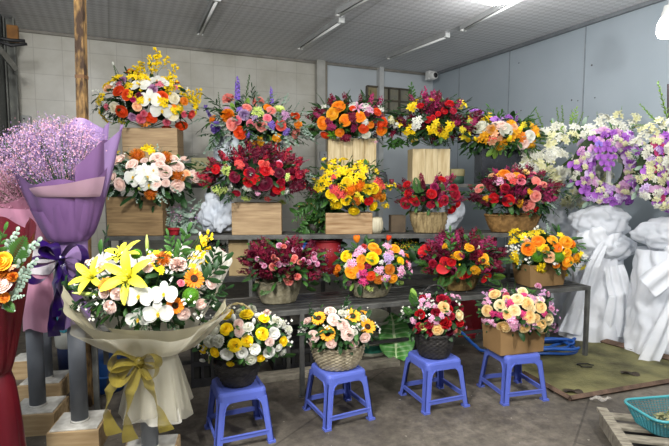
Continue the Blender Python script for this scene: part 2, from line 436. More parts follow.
def on_lower(px, back=.0):
    """point on the low rack top at picture column px, `back` metres behind its front edge"""
    d = V((math.cos(AL), math.sin(AL))); nrm = V((-d.y, d.x)); o = V((p0.x, p0.y)) + nrm * back
    u = (px - 334.5) / F / CP
    # solve x = u*y approx (depth along y)
    k = (u * o.y - o.x) / (d.x - u * d.y)
    q = o + d * k
    return V((q.x, q.y, ZL))
# ================================================================ BLUE STOOLS
BLUE = plain('blue_plastic', '#5464b8', '#5d6dc2', rough=.32, scale=3, spec=.5)
def make_stool(name='plastic_stool'):
    t = thing(name, '', 'stool')
    h = .305; tw, bw = .128, .160          # half widths at the top and at the feet
    m = MB()
    # seat: rounded slab with a lip, drawn from profile rings of a rounded square
    def ring(hw, z, r=.03):
        pts = []
        for cx, cy, a0 in ((1, 1, 0), (-1, 1, 90), (-1, -1, 180), (1, -1, 270)):
            for k in range(5):
                a = math.radians(a0 + k * 22.5)
                pts.append((cx * (hw - r) + r * math.cos(a), cy * (hw - r) + r * math.sin(a), z))
        return pts
    rings = [ring(tw + .004, h - .055), ring(tw + .002, h - .018), ring(tw - .002, h - .006), ring(tw - .010, h), ring(tw - .022, h), ring(tw - .026, h - .004), ring(.03, h - .004, .02)]
    vs = [p for r in rings for p in r]; n = 20
    fs = [(i * n + j, i * n + (j + 1) % n, (i + 1) * n + (j + 1) % n, (i + 1) * n + j) for i in range(len(rings) - 1) for j in range(n)]
    fs.append(tuple(range((len(rings) - 1) * n, len(rings) * n)))
    m.add(vs, fs)
    inner = [ring(tw + .004, h - .055), ring(tw - .003, h - .055, .027), ring(tw - .006, h - .012, .027)]
    vs = [p for r in inner for p in r]
    fs = [(i * n + (j + 1) % n, i * n + j, (i + 1) * n + j, (i + 1) * n + (j + 1) % n) for i in range(2) for j in range(n)]
    fs.append(tuple(range(3 * n - 1, 2 * n - 1, -1)))
    m.add(vs, fs); m.build('seat', BLUE, t, smooth=False, bevel=.001)
    for sx in (-1, 1):
        for sy in (-1, 1):
            m = MB(); T = .005
            # L shaped leg, flaring outward, widest at the top, with a rib along each edge and a splayed foot
            def leg_face(ax):
                N_ = 10
                for i in range(N_):
                    z0 = (h - .045) * i / N_; z1 = (h - .045) * (i + 1) / N_
                    def pr(z):
                        q = z / (h - .045); hw = bw + (tw + .003 - bw) * q
                        wd = .034 + .004 * q + (.03 * max(0, (q - .82) / .18) ** 2)
                        return hw, wd
                    (h0, w0), (h1, w1) = pr(z0), pr(z1)
                    def pt(hw, wd, z, inn, edge):
                        a = hw - (T if inn else 0); bb = hw - (wd if edge else 0)
                        return (sx * a, sy * bb, z) if ax == 0 else (sx * bb, sy * a, z)
                    v8 = [pt(hh, ww, z, inn, e) for (hh, ww, z) in ((h0, w0, z0), (h1, w1, z1)) for inn in (0, 1) for e in (0, 1)]
                    m.add(v8, [(0, 1, 5, 4), (2, 6, 7, 3), (0, 4, 6, 2), (1, 3, 7, 5)] + ([(0, 2, 3, 1)] if i == 0 else []))
                    # raised rib on the free edge
                    def rb(hw, wd, z, o, e):
                        a = hw + (.004 if o else -T); bb = hw - wd + (.007 if e else 0)
                        return (sx * a, sy * bb, z) if ax == 0 else (sx * bb, sy * a, z)
                    v8 = [rb(hh, ww, z, o, e) for (hh, ww, z) in ((h0, w0, z0), (h1, w1, z1)) for o in (0, 1) for e in (0, 1)]
                    m.add(v8, [(0, 1, 5, 4), (2, 6, 7, 3), (0, 4, 6, 2), (1, 3, 7, 5)])
            leg_face(0); leg_face(1)
            m.box((sx * (bw - .014), sy * (bw - .014), .006), (.042, .042, .012))
            m.build('leg', BLUE, t)
    for ax in (0, 1):
        for s in (-1, 1):
            m = MB(); z = .062; hw = bw + (tw - bw) * z / h; wl = 2 * hw - .05
            c = (s * (hw - .004), 0, z) if ax == 0 else (0, s * (hw - .004), z)
            m.box(c, (.008, wl, .026) if ax == 0 else (wl, .008, .026))
            c = (s * (hw - .002), 0, z + .012) if ax == 0 else (0, s * (hw - .002), z + .012)
            m.box(c, (.014, wl, .005) if ax == 0 else (wl, .014, .005)); m.build('stretcher', BLUE, t, bevel=.001)
            # arched apron under the seat
            m = MB(); k = 10
            for i in range(k):
                def ap(q):
                    x = (q - .5) * 2 * (tw - .02); return x, h - .056 - .02 * abs(2 * q - 1) ** 4
                x0_, z0_ = ap(i / k); x1_, z1_ = ap((i + 1) / k); zt = h - .05; o = tw + .002
                P_ = lambda x, z, d: ((s * (o - d), x, z) if ax == 0 else (x, s * (o - d), z))
                m.add([P_(x0_, z0_, 0), P_(x1_, z1_, 0), P_(x1_, zt, 0), P_(x0_, zt, 0), P_(x0_, z0_, .006), P_(x1_, z1_, .006), P_(x1_, zt, .006), P_(x0_, zt, .006)],
                      [(0, 1, 2, 3), (7, 6, 5, 4), (0, 4, 5, 1)])
            m.build('apron', BLUE, t)
    return t
def copy_tree(o, parent=None):
    c = o.copy(); COL.objects.link(c)
    if parent is not None: c.parent = parent
    for ch in o.children: copy_tree(ch, c)
    return c
stool0 = make_stool()
# (rear-left foot, front-left foot, front-right foot) of each stool as seen on the floor
stool_data = [
    ((206, 427), (217, 447), (274, 442), 'blue plastic stool under the black basket of yellow roses'),
    ((306, 409), (327, 429), (371, 419), 'blue plastic stool under the woven basket of sunflowers and blush roses'),
    ((401, 394), (427, 413), (467, 406), 'blue plastic stool under the black basket of red carnations and cream roses'),
    ((480, 386), (506, 406), (545, 400), 'blue plastic stool under the brown box of cream roses'),
]
STOOLS = []
for i, (bl_, fl, fr, lab) in enumerate(stool_data):
    a = atZ(*bl_, 0); b = atZ(*fr, 0); c = (a + b) / 2
    d = b - a; ang_ = math.atan2(d.y, d.x) + math.radians(45)
    s = stool0 if i == 0 else copy_tree(stool0)
    s.location = (c.x, c.y, 0); s.rotation_euler = (0, 0, ang_); s['label'] = lab; s['group'] = 'blue plastic stools in front of the rack'
    STOOLS.append((c, ang_))
# ================================================================ POLE, LEFT WALL THINGS
RUSTW = plain('rusty_pole', '#8a6c40', '#35261a', rough=.85, scale=22, stretch=(1, 1, .35), bump=.4, contrast=(.42, .60), detail=9)
pa = atZ(89, 405, 0); pb = atY(80, 0, pa.y)
m = MB(); top = H
dx = (pb.x - pa.x) / (pb.z)
m.add([V((-.026, -.026, 0)), V((.026, -.026, 0)), V((.026, .026, 0)), V((-.026, .026, 0)), V((-.026 + dx * top, -.026, top)), V((.026 + dx * top, -.026, top)), V((.026 + dx * top, .026, top)), V((-.026 + dx * top, .026, top))],
      [(0, 3, 2, 1), (4, 5, 6, 7), (0, 1, 5, 4), (1, 2, 6, 5), (2, 3, 7, 6), (3, 0, 4, 7)])
t = thing('wooden_pole', 'weathered tan wooden pole rising from the floor behind the lavender bouquet', 'pole', (pa.x, pa.y, 0))
m.build('post', RUSTW, t, bevel=.003)
m = MB(); z = 2.05
m.box((dx * z, 0, z), (.055, .055, .02)); m.build('notch_mark', plain('notch_brown', '#6b4a2a', '#4b3725'), t)  # added dark band whose colour stands in for a notch
# electric box with pipe
eb = ROOM.inverted() @ atY(60, 128, 5.9)
t = thing('electric_box', 'grey electrical box with a conduit on the tiled wall in the far left corner', 'electric box', ROOM @ V((wall_hit(23, 129).x, 0, wall_hit(23, 129).z)), RA)
m = MB(); m.box((0, -.05, 0), (.19, .1, .30)); m.build('body', plain('box_grey', '#a9aca9', '#9a9d9a', rough=.4), t, bevel=.006)
m = MB(); m.box((0, -.103, -.02), (.15, .006, .2)); m.build('cover', plain('box_cover', '#b9bbb8', '#b0b2af', rough=.4), t, bevel=.002)
for k in range(2):
    m = MB(); m.blob((-.03 + .06 * k, -.108, .11), .01); m.build('screw', STEELD, t)
m = MB(); m.tube([(-.06, -.05, .15), (-.07, -.05, .6), (-.08, -.05, 1.2)], .018, 8); m.build('conduit', plain('conduit_grey', '#8f9290', '#7d807e'), t, smooth=True)
# left corner: metal channel, cables, brown block, diagonal brace
cx = wall_hit(19, 50)
t = thing('corner_channel', 'dark vertical steel channel in the far left corner beside the granite', 'channel', ROOM @ V((XL + .06, -.35, 0)), RA)
m = MB(); m.box((0, 0, H / 2), (.10, .012, H)); m.box((-.045, -.05, H / 2), (.012, .1, H)); m.box((.045, -.05, H / 2), (.012, .1, H))
m.build('channel_body', plain('channel_grey', '#565855', '#74766f'), t)
def bar_between(name, label, cat, a, b, r, mat_, n=8):
    c = (a + b) / 2
    t = thing(name, label, cat, c); m = MB(); m.tube([a - c, (a - c) * .3 + (b - c) * .3 + V((0, 0, -.01)), b - c], r, n); m.build('bar', mat_, t, smooth=True); return t
BLK = plain('black_rubber', '#1b1b1d', '#28282a', rough=.5)
m = MB()
a = atY(-6, 37, 4.55); b = atY(25, 41, 4.7); m.tube([a, (a + b) / 2 + V((0, 0, -.01)), b], .016, 8)
tag(m.build('cable', BLK, smooth=True), 'upper black cable end sticking out at the left wall top', 'cable', 'black cables')
m = MB(); a = atY(-6, 40, 4.5); b = atY(27, 44, 4.65); m.tube([a, (a + b) / 2 + V((0, 0, -.03)), b], .014, 8)
tag(m.build('cable', BLK, smooth=True), 'lower black cable end sticking out at the left wall top', 'cable', 'black cables')
m = MB(); a = atY(-6, 42, 4.55); b = atY(15, 68, 5.0); m.tube([a, b], .035, 4)
tag(m.build('diagonal_brace', plain('brace_grey', '#8d8c85', '#77766f')), 'pale grey diagonal steel brace high on the granite wall', 'brace')
m = MB(); c = atY(13, 34, 5.35); m.box((0, 0, 0), (.1, .1, .16)); o = m.build('wood_block', plain('orange_wood', '#9a6a2c', '#7a4f1d'), bevel=.004); o.location = c; o.rotation_euler = (0, 0, RA)
tag(o, 'small brown wooden block wedged under the ceiling at the far left', 'wood block')
# security camera in the corner
c = atY(433, 76, 7.9)
t = thing('security_camera', 'small white security camera in the corner under the ceiling', 'camera', c, RA)
m = MB(); m.box((0, .08, .02), (.12, .1, .14)); m.build('mount', WHITEP, t, bevel=.01)
m = MB(); m.lathe([(.001, -.07), (.05, -.068), (.058, -.05), (.058, .06), (.04, .07)], 20, M=R3(math.radians(90), 'X')); m.build('camera_body', WHITEP, t, smooth=True)
m = MB(); m.lathe([(.001, .0), (.036, .0), (.04, -.012)], 20, M=T3((0, -.072, 0)) @ R3(math.radians(90), 'X')); m.build('lens', BLK, t, smooth=True)
# two hole socket on the tiled wall
sc_ = wall_hit(322, 156)
t = thing('wall_socket', 'grey two pin wall socket beside the yellow orchid bouquet crate', 'socket', ROOM @ V((sc_.x, -.10, sc_.z)), RA)
m = MB(); m.box((0, -.015, 0), (.17, .03, .12)); m.build('plate', plain('socket_grey', '#b0b2b4', '#a6a8aa', rough=.4), t, bevel=.005)
for k in (-1, 1):
    m = MB(); m.blob((k * .032 + .02, -.03, .01), (.013, .006, .010), n=10, k=6); m.build('hole', BLK, t)
# ================================================================ FLOOR THINGS ON THE RIGHT
BRD = plain('moss_board', '#403e26', '#76724a', rough=.75, scale=4, bump=.3, contrast=(.34, .62), detail=8)
RUST = plain('rust_iron', '#4a3a30', '#6a5546', rough=.8, scale=12, bump=.3)
def slab(pix, z0, z1):
    pts = [atZ(x, y, z1) for x, y in pix]
    vs = [V((p.x, p.y, z1)) for p in pts] + [V((p.x, p.y, z0)) for p in pts]; n = len(pts)
    fs = [tuple(range(n))] + [(i, i + n, (i + 1) % n + n, (i + 1) % n) for i in range(n)] + [tuple(range(2 * n - 1, n - 1, -1))]
    return vs, fs, pts
t = thing('floor_board', 'large mossy yellow green board lying on the floor under the right end of the rack', 'board')
vs_, fs_, bp_ = slab([(524, 373), (570, 398), (720, 372), (606, 343), (545, 338), (500, 345)], 0, .02)
m = MB(); m.add(vs_, [f[::-1] for f in fs_]); m.build('panel', BRD, t)
for i, j in ((0, 1), (1, 2), (2, 3)):
    m = MB(); a = bp_[i]; b = bp_[j]; m.tube([(a.x, a.y, .018), (b.x, b.y, .018)], .02, 4); m.build('edge_bar', RUST, t)
m = MB(); a = atZ(590, 341, .0); b = atZ(720, 376, .0)
m.tube([(a.x, a.y, .03), (b.x, b.y, .03)], .03, 4)
tag(m.build('iron_bar', RUST), 'brown rusty bar on the floor along the feet of the white draped stands', 'bar')
# leaf scraps on the board
for (x, y, lab) in ((573, 392, 'dark rag scrap lying on the mossy board near its front corner'), (630, 374, 'dark leaf scrap lying on the mossy board under the white sash')):
    c = atZ(x, y, .024); m = MB()
    m.grid(lambda a, b: ((a - .5) * .12, (b - .5) * .05, .012 * math.sin(a * 6) * math.cos(b * 5) + .008), 6, 3)
    o = m.build('leaf_scrap', plain('scrap', '#2b231a', '#3b3022'), smooth=True); o.location = c; o.rotation_euler = (0, 0, rnd.uniform(-.5, .5)); tag(o, lab, 'scrap')
# wire at the foot of the rack
c = atZ(586, 366, .024); m = MB()
m.tube([c + V((math.cos(a * .9) * .06 - .02 * math.sin(a * 3), math.sin(a * .9) * .035, .006)) for a in [k * .5 for k in range(12)]], .004, 5)
tag(m.build('wire_scrap', BLK, smooth=True), 'bent dark wire at the foot of the rack leg on the board', 'wire')
# blue hose coils
HOSE = plain('blue_hose', '#1f4f9c', '#275cb0', rough=.35)
t = thing('blue_hose', 'blue hose coiled on the floor behind the rightmost stool', 'hose')
def hose_loop(cx_, cy_, rx, ry, z, a0, a1, wob=.1, n=40):
    c = atZ(cx_, cy_, 0)
    return [V((c.x + rx * math.cos(a) * (1 + wob * math.sin(2.3 * a)), c.y + ry * math.sin(a), z + .012 * math.sin(3 * a) + .008)) for a in [a0 + (a1 - a0) * k / n for k in range(n + 1)]]
m = MB()
p = hose_loop(540, 352, .27, .17, .03, 0, 2 * PI * .98) + hose_loop(537, 350, .22, .14, .05, .2, 6.1, .2) + hose_loop(545, 354, .24, .15, .075, .1, 5.9, .15)
m.tube(p, .013, 8); m.build('coil', HOSE, t, smooth=True)
m = MB(); a = atZ(545, 350, .03); b = atZ(575, 338, .03); c = atZ(610, 336, .03)
m.tube([a + (b - a) * k / 6 + V((0, .02 * math.sin(k), 0)) for k in range(7)] + [b + (c - b) * k / 6 + V((0, -.02 * math.sin(k), 0)) for k in range(1, 7)], .013, 8)
m.build('hose_end', HOSE, t, smooth=True)
m = MB(); pts = []
for (x, y, z) in ((455, 326, .25), (462, 333, .2), (470, 341, .12), (480, 350, .04), (500, 354, .03), (525, 352, .03)):
    q = atZ(x, y, z); 
    if q.y < 3.55: q = V((q.x, 3.55 + .0 * q.x, q.z))
    pts.append(q)
pp = []
for i in range(len(pts) - 1):
    for k in range(5): pp.append(pts[i].lerp(pts[i + 1], k / 5))
m.tube(pp, .014, 8); m.build('hose_end', HOSE, t, smooth=True)
# pallet
PW = plain('pallet_wood', '#979080', '#6e685b', rough=.85, scale=5, stretch=(3, 14, 3), bump=.25, detail=7)
c0 = atZ(597, 408, .11); c1 = atZ(622, 446, .11); d = (c1 - c0); d.z = 0; d.normalize(); e = V((-d.y, d.x, 0)) * 1
if e.x < 0: e = -e
ang = math.atan2(e.y, e.x)
t = thing('wooden_pallet', 'weathered grey wooden slatted pallet on the floor at the right', 'pallet', (c0.x, c0.y, 0), ang)
# local x runs away to the right (e), local y is -d
LX, LY = .95, 1.0
m = MB(); m.box((.03, -LY / 2 + .02, .10), (.055, LY, .02)); m.build('side_board', PW, t, bevel=.003)
for k in range(8):
    m = MB(); m.box((LX / 2 + .05, -.03 - k * .125, .084), (LX, .062, .018)); m.build('deck_board', PW, t, bevel=.003)
for x in (.05, LX / 2, LX - .02):
    m = MB(); m.box((x, -LY / 2 + .02, .038), (.06, LY, .075)); m.build('bearer', PW, t, bevel=.003)
m = MB(); m.box((LX / 2 + .03, -LY / 2 + .02, .006), (LX - .08, LY - .04, .008)); m.build('gap_dark_sheet', plain('gap_black', '#100f0e', '#1b1917', rough=.9), t)  # black sheet added below; its colour darkens the gaps between slats
# teal basket with cuttings
TEAL = plain('teal_plastic', '#2a6a74', '#34777e', rough=.35, alpha=1)
ba_ = atZ(622, 401, .196); bb_ = atZ(657, 422, .196); bd_ = (bb_ - ba_).normalized(); be_ = V((-bd_.y, bd_.x, 0)); BYAW = math.atan2(be_.y, be_.x)
bc = (ba_ + bb_) / 2 + be_ * .245; bc.z = 0
t = thing('teal_basket', 'teal plastic basket of leaf cuttings on the wooden pallet', 'basket', (bc.x, bc.y, .096), BYAW)
def rrect(hx_, hy_, z, r=.06, n=6):
    pts = []
    for sx_, sy_, a0 in ((1, 1, 0), (-1, 1, 90), (-1, -1, 180), (1, -1, 270)):
        for k in range(n + 1):
            a = math.radians(a0 + 90 * k / n); pts.append(V((sx_ * (hx_ - r) + r * math.cos(a), sy_ * (hy_ - r) + r * math.sin(a), z)))
    return pts
m = MB(); nR = 9; rings = []
for i in range(nR):
    q = i / (nR - 1); rings.append(rrect(.205 + .04 * q, .105 + .03 * q, 0.005 + .095 * q))
n = len(rings[0])
# lattice wall: small bars up and around so it can be seen through
for i in range(nR - 1):
    m.tube(rings[i], .0022, 4, closed=True)
for j in range(n):
    a, b2 = rings[0][j], rings[-1][j]; m.tube([a, b2], .0025, 4)
    a2, b3 = rings[0][(j + 1) % n], rings[-1][(j + 1) % n]
    L_ = (a2 - a).length
    for k in range(1, max(1, int(L_ / .016))):
        q = k / max(1, int(L_ / .016)); m.tube([a.lerp(a2, q), b2.lerp(b3, q)], .0022, 4)
m.build('wall_lattice', TEAL, t)
m = MB(); m.tube(rings[-1], .008, 8, closed=True); m.build('rim', plain('teal_rim', '#3f8f98', '#4a9aa0', rough=.3), t, smooth=True)
m = MB(); vs_ = rrect(.205, .105, .004) + rrect(.205, .105, 0); m.add(vs_, [tuple(range(n)), tuple(range(2 * n - 1, n - 1, -1))]); m.build('basket_floor', TEAL, t)
CUT = plain('cuttings', '#4d5a34', '#a9a47c', rough=.8, scale=20)
m = MB()
for k in range(230):
    a = rnd.uniform(0, 2 * PI); r = rnd.random() ** .5; x, y = .17 * r * math.cos(a), .08 * r * math.sin(a); z = .012 + .05 * (1 - r * r) * rnd.random() + .01
    M_ = T3((x, y, z)) @ R3(rnd.uniform(0, 6.3), 'Z') @ R3(rnd.uniform(-1, 1), 'X')
    l_ = rnd.uniform(.018, .04); m.add([(-l_, 0, 0), (0, -.008, .002), (l_, 0, 0), (0, .008, .004)], [(0, 1, 2, 3)], 0, .5, M_)
o = m.build('leaf_cuttings', CUT); o.location = (bc.x, bc.y, .1); o.rotation_euler = (0, 0, BYAW); tag(o, 'heap of green and beige leaf cuttings in the teal basket', 'cuttings', kind='stuff')
m = MB(); c = atZ(600, 402, 0)
m.grid(lambda a, b: ((a - .5) * .13, (b - .5) * .05, .012 + .012 * math.sin(a * 9 + b * 4) * math.cos(b * 7)), 12, 6)
o = m.build('plastic_scrap', plain('clear_film', '#c8c2b8', '#b0a8a0', rough=.15, alpha=.45), smooth=True); o.location = (c.x, c.y, .012); tag(o, 'crumpled clear plastic scrap on the floor before the pallet corner', 'plastic scrap')
# ================================================================ UNDER THE RACK: bucket, leaf, red bag
def lathe_thing(name, label, cat, loc, parts, rz=0):
    t = thing(name, label, cat, loc, rz)
    for nm, prof, mt, n in parts:
        m = MB(); m.lathe(prof, n); m.build(nm, mt, t, smooth=True)
    return t
bl = atZ(372, 358, 0); bl = V((bl.x, bl.y + .14, 0))
PAIL = plain('pail_white', '#c4c4ae', '#b4b39c', rough=.45)
t = lathe_thing('paint_bucket', 'pale paint bucket with a green band behind the sunflower basket', 'bucket', bl, [
    ('bucket_body', [(.001, .004), (.12, 0), (.122, .01), (.143, .30), (.148, .305), (.150, .33), (.144, .335), (.14, .32), (.118, .02), (.001, .02)], PAIL, 40),
    ('rim_ring', [(.147, .265), (.158, .268), (.158, .285), (.148, .288)], PAIL, 40)])
m = MB(); m.lathe([(.1262, .03), (.1315, .095)], 40); m.build('green_band', plain('band_green', '#2f7a62', '#37846c'), t, smooth=True)
m = MB(); m.lathe([(.1395, .215), (.1432, .25)], 40); m.build('blue_band', plain('band_blue', '#28436e', '#2f4b78'), t, smooth=True)
m = MB()
for k, z in enumerate((.15, .15, .17)):
    a = math.radians(-80 + 9 * k); r_ = .1375 + (z - .15) * .07; m.box((r_ * math.cos(a), r_ * math.sin(a), z), (.014, .014, .02))
m.build('print', plain('print_red', '#8a2a22', '#7a241e'), t)
m = MB(); m.tube([(.153 * math.cos(a), .153 * math.sin(a) , .277 - .0 - .11 * math.sin(max(0, -math.sin(a)) * PI / 2)) for a in [PI + PI * k / 24 for k in range(25)]], .003, 5); m.build('bail_handle', STEELD, t, smooth=True)
# big variegated leaf
m_, nt_, b_ = new_mat('striped_leaf'); L_ = nt_.links
tc_ = N(nt_, 'ShaderNodeTexCoord'); at_ = N(nt_, 'ShaderNodeAttribute', attribute_name='tint')
cr_ = N(nt_, 'ShaderNodeValToRGB'); e_ = cr_.color_ramp.elements; e_[0].position = .25; e_[0].color = hx('#4f8f3f'); e_[1].position = .8; e_[1].color = hx('#c6dba8')
L_.new(at_.outputs['Fac'], cr_.inputs[0]); L_.new(cr_.outputs[0], b_.inputs['Base Color']); b_.inputs['Roughness'].default_value = .4
def big_leaf(name, label, loc, rz, lean, L, W):
    t = thing(name, label, 'leaf', loc, rz)
    m = MB()
    def fn(a, b):
        s = b; q = (a - .5) * 2
        w_ = W * math.sin(PI * min(1, (s * .92 + .06))) ** .8 * (1 + .05 * math.sin(8 * s))
        return V((q * w_, .06 * s * s - .05 * abs(q) * 1.0 + .012 * math.sin(14 * s + abs(q) * 5), L * s - .06 * abs(q) ** 1.5 * L))
    def tn(a, b):
        q = abs(a - .5) * 2; k = .5 + .5 * math.sin((b * 1.0 + q * -.10) * 64); rib = 1 if q < .06 else 0
        return max(rib, .75 * max(0, k - .45) * (1 - q * .5) * 1.6)
    m.grid(fn, 40, 90, tint=tn, M=R3(lean, 'X')); o = m.build('blade', m_, t, smooth=True)
    m = MB(); m.tube([(0, -.0, 0), (0, -.01, -.012)], .006, 6, M=R3(lean, 'X')); m.build('stalk', plain('leaf_stalk', '#5c8a45', '#6a9850'), t)
    return t
lp = atZ(400, 361, .012)
big_leaf('striped_leaf', 'big green leaf with pale stripes leaning under the rack beside the bucket', (lp.x - .02, lp.y + .05, .014), .15, math.radians(-20), .37, .15)
lp = atZ(380, 364, .012)
# red cloth bag behind the third stool
RED = plain('red_fabric', '#8f1420', '#a71a28', rough=.6, scale=6)
rb_ = atZ(458, 345, 0)
t = thing('red_bag', 'dark red cloth bag in a pale tray under the rack between two stools', 'bag', (rb_.x, rb_.y + .12, 0))
m = MB()
def bag(a, b):
    th = a * 2 * PI; z = b * .34; r = (.18 + .03 * math.sin(5 * th + 6 * b) + .012 * math.sin(11 * th - 5 * b)) * (1 - .25 * b * b) 
    return V((r * 1.15 * math.cos(th), r * .7 * math.sin(th), z + .06 + .012 * math.sin(7 * th) * b))
m.grid(bag, 40, 10, close=True)
m.grid(lambda a, b: V(((.18 * .75 * 1.15) * math.cos(a * 2 * PI) * (1 - b), (.18 * .75 * .7) * math.sin(a * 2 * PI) * (1 - b), .395 + .03 * b * math.sin(3 * a * 2 * PI))), 40, 4, close=True)
m.build('bag_body', RED, t, smooth=True)
m = MB(); m.lathe([(.001, .002), (.17, 0), (.20, .075), (.21, .08), (.205, .07), (.165, .012), (.001, .012)], 36, sy=.7); m.build('tray', plain('pale_tray', '#8e8a80', '#7e7a70'), t, smooth=True)
# ================================================================ FLOWER KINDS (unit radius, facing +Z)
LEAFM = {
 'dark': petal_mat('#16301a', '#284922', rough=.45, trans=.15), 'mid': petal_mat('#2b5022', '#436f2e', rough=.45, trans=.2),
 'light': petal_mat('#5c8632', '#88ad46', rough=.5, trans=.25), 'euc': petal_mat('#6f8a78', '#9fb3a2', rough=.6, trans=.1),
 'stem': petal_mat('#4c6b30', '#5d7d3a'),
}
CC = {  # inner, outer petal colours
 'redor': ('#d8330c', '#ee5a24'), 'orange': ('#e87408', '#fb9a26'), 'amber': ('#f2a010', '#ffbe34'), 'peach': ('#e8a070', '#f2c9a0'),
 'cream': ('#f5e8b8', '#fbf5de'), 'blush': ('#f0cabb', '#fae4da'), 'white': ('#dedec8', '#eeeee8'), 'pink': ('#d9476a', '#f191a0'),
 'salmon': ('#ee7a72', '#f6a79a'), 'hot': ('#c81e64', '#e0508c'), 'mauve': ('#b57aa8', '#d3a8cc'), 'purple': ('#6c4ab4', '#9a80d6'),
 'burg': ('#5e0c2a', '#8a1838'), 'wine': ('#4a0a20', '#6c1430'), 'red': ('#a80a14', '#d81f28'), 'crim': ('#a0122c', '#c22a44'),
 'yellow': ('#f5c800', '#ffe628'), 'lemon': ('#e0c808', '#f4e84a'), 'gold': ('#c98408', '#efb020'), 'buff': ('#f2bd66', '#fbe2a8'), 'butter': ('#f6d690', '#fdf0c8'),
 'pinkwhite': ('#e478b0', '#f6cfe0'), 'rust': ('#c05a10', '#dd8a2a'), 'greeny': ('#8fae3a', '#d9e48a'), 'lime': ('#4f8a1c', '#7fb236'),
 'violet': ('#7a2e9e', '#b06cc8'), 'lilac': ('#a884c0', '#d6c0e0'), 'dustp': ('#c58aa0', '#e6bcc6'), 'coral': ('#d8343c', '#ef6a5e'), 'magenta': ('#8e1a4e', '#b83c70'),
 'paleyel': ('#d2cf90', '#e2e0be'), 'ivory': ('#d3d2bd', '#e0e0d2'),
}
CENTER = plain('dark_centre', '#22120a', '#4a2812', rough=.9, scale=40)
YCENT = plain('yellow_centre', '#c8a018', '#e8c83a', rough=.8, scale=40)
GCENT = plain('green_centre', '#7d9a3c', '#a8bc5a', rough=.7, scale=30)
def petal(mb, L, W, M, mat=0, curl=0.0, cup=.25, t0=.2, t1=1.0, tip=.5, nu=4, nv=4, base=.25, ruffle=0):
    """petal growing along +Y in its own frame, top face +Z; curl bends the tip down"""
    def fn(a, b):
        q = (a - .5) * 2
        w = W * (base * (1 - b) + math.sin(PI * min(1, b * .86 + .09)) ** tip * b ** .35)
        an = curl * b; y = L * b if abs(curl) < 1e-3 else L * math.sin(an) / curl
        z = 0 if abs(curl) < 1e-3 else -L * (1 - math.cos(an)) / curl
        return V((q * w, y, z + cup * W * q * q + (ruffle * math.sin(q * 5 + b * 4) * b)))
    mb.grid(fn, nu, nv, mat, tint=lambda a, b: t0 + (t1 - t0) * b, M=M)
def p_rose(op=1.0, nlay=6, ruf=0.02, seed=1, nt=(2, 3, 4, 4, 5, 5), wide=1.0):
    mb = MB(); r_ = random.Random(seed)
    Rs = [.15, .31, .48, .66, .84, 1.0]
    Hs = [.84, .85, .82, .74, .62, .46]
    for k in range(nlay):
        n = nt[k]; R = Rs[k]; Hh = Hs[k] * (1.35 - .35 * op); off = r_.uniform(0, 6)
        for j in range(n):
            az = off + 2 * PI * j / n + r_.uniform(-.12, .12); da = PI / n * 1.5; rr = R * r_.uniform(.94, 1.06); hh = Hh * r_.uniform(.92, 1.06)
            def fn(a, b):
                q = (a - .5) * 2; s = b * (1 - .15 * abs(q) ** 3)
                r = rr * (s ** .5) * (1 - .10 * (1 - s) * q * q) + (.10 * rr * max(0, s - .7) / .3 if k > 1 else -.05 * rr * s)
                z = hh * s ** (1.1 + .25 * k) - (.22 * rr * (max(0, s - .68) / .32) ** 2 if k > 1 else 0) + ruf * math.sin(q * 6 + j) * s
                r += .03 * rr * q
                return V((r * math.cos(az + q * da), r * math.sin(az + q * da), z))
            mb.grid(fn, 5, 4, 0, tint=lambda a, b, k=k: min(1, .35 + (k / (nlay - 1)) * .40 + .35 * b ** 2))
    # sepals
    for j in range(5):
        petal(mb, .8, .12, R3(j * 2 * PI / 5, 'Z') @ T3((0, .05, -.04)) @ R3(-.2, 'X'), 1, 0, .1, .3, .7, nu=2, nv=2)
    mb.blob((0, 0, -.14), (.14, .14, .14), 1, 6, 4, .3)
    mb.blob((0, 0, .42), (.13, .13, .30), 0, 8, 6, .0)
    mb.lathe([(.02, .62), (.30, .60), (.52, .50), (.72, .30)], 16, 0, .45)
    return mb
def p_carn(n=64, seed=2, dome=.85, sz=.42, ruf=.05):
    mb = MB(); r_ = random.Random(seed)
    for i in range(n):
        f = (i + .5) / n; ph = math.acos(1 - f * 1.05); az = i * 2.39996
        d = V((math.sin(ph) * math.cos(az), math.sin(ph) * math.sin(az), math.cos(ph) * dome))
        M_ = T3(d * .42) @ frame_z(V((-d.x * .2 + r_.uniform(-.3, .3), -d.y * .2 + r_.uniform(-.3, .3), 0)) + d.cross(V((.3, .2, 1))).normalized() * .9, 0)
        # ruffled petal standing outward
        fr = frame_z(d, r_.uniform(0, 6.28)); s = sz * r_.uniform(.85, 1.15)
        def fn(a, b):
            q = (a - .5) * 2
            return V((q * s * (.25 + .75 * b), ruf * 2 * math.sin(q * 7 + i) * b + .05 * q * q, s * 1.3 * b * (1 - .2 * q * q)))
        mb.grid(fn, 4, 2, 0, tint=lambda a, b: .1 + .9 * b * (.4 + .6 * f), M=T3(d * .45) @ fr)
    mb.blob((0, 0, 0), (.45, .45, .4), 0, 8, 5, .1)
    return mb
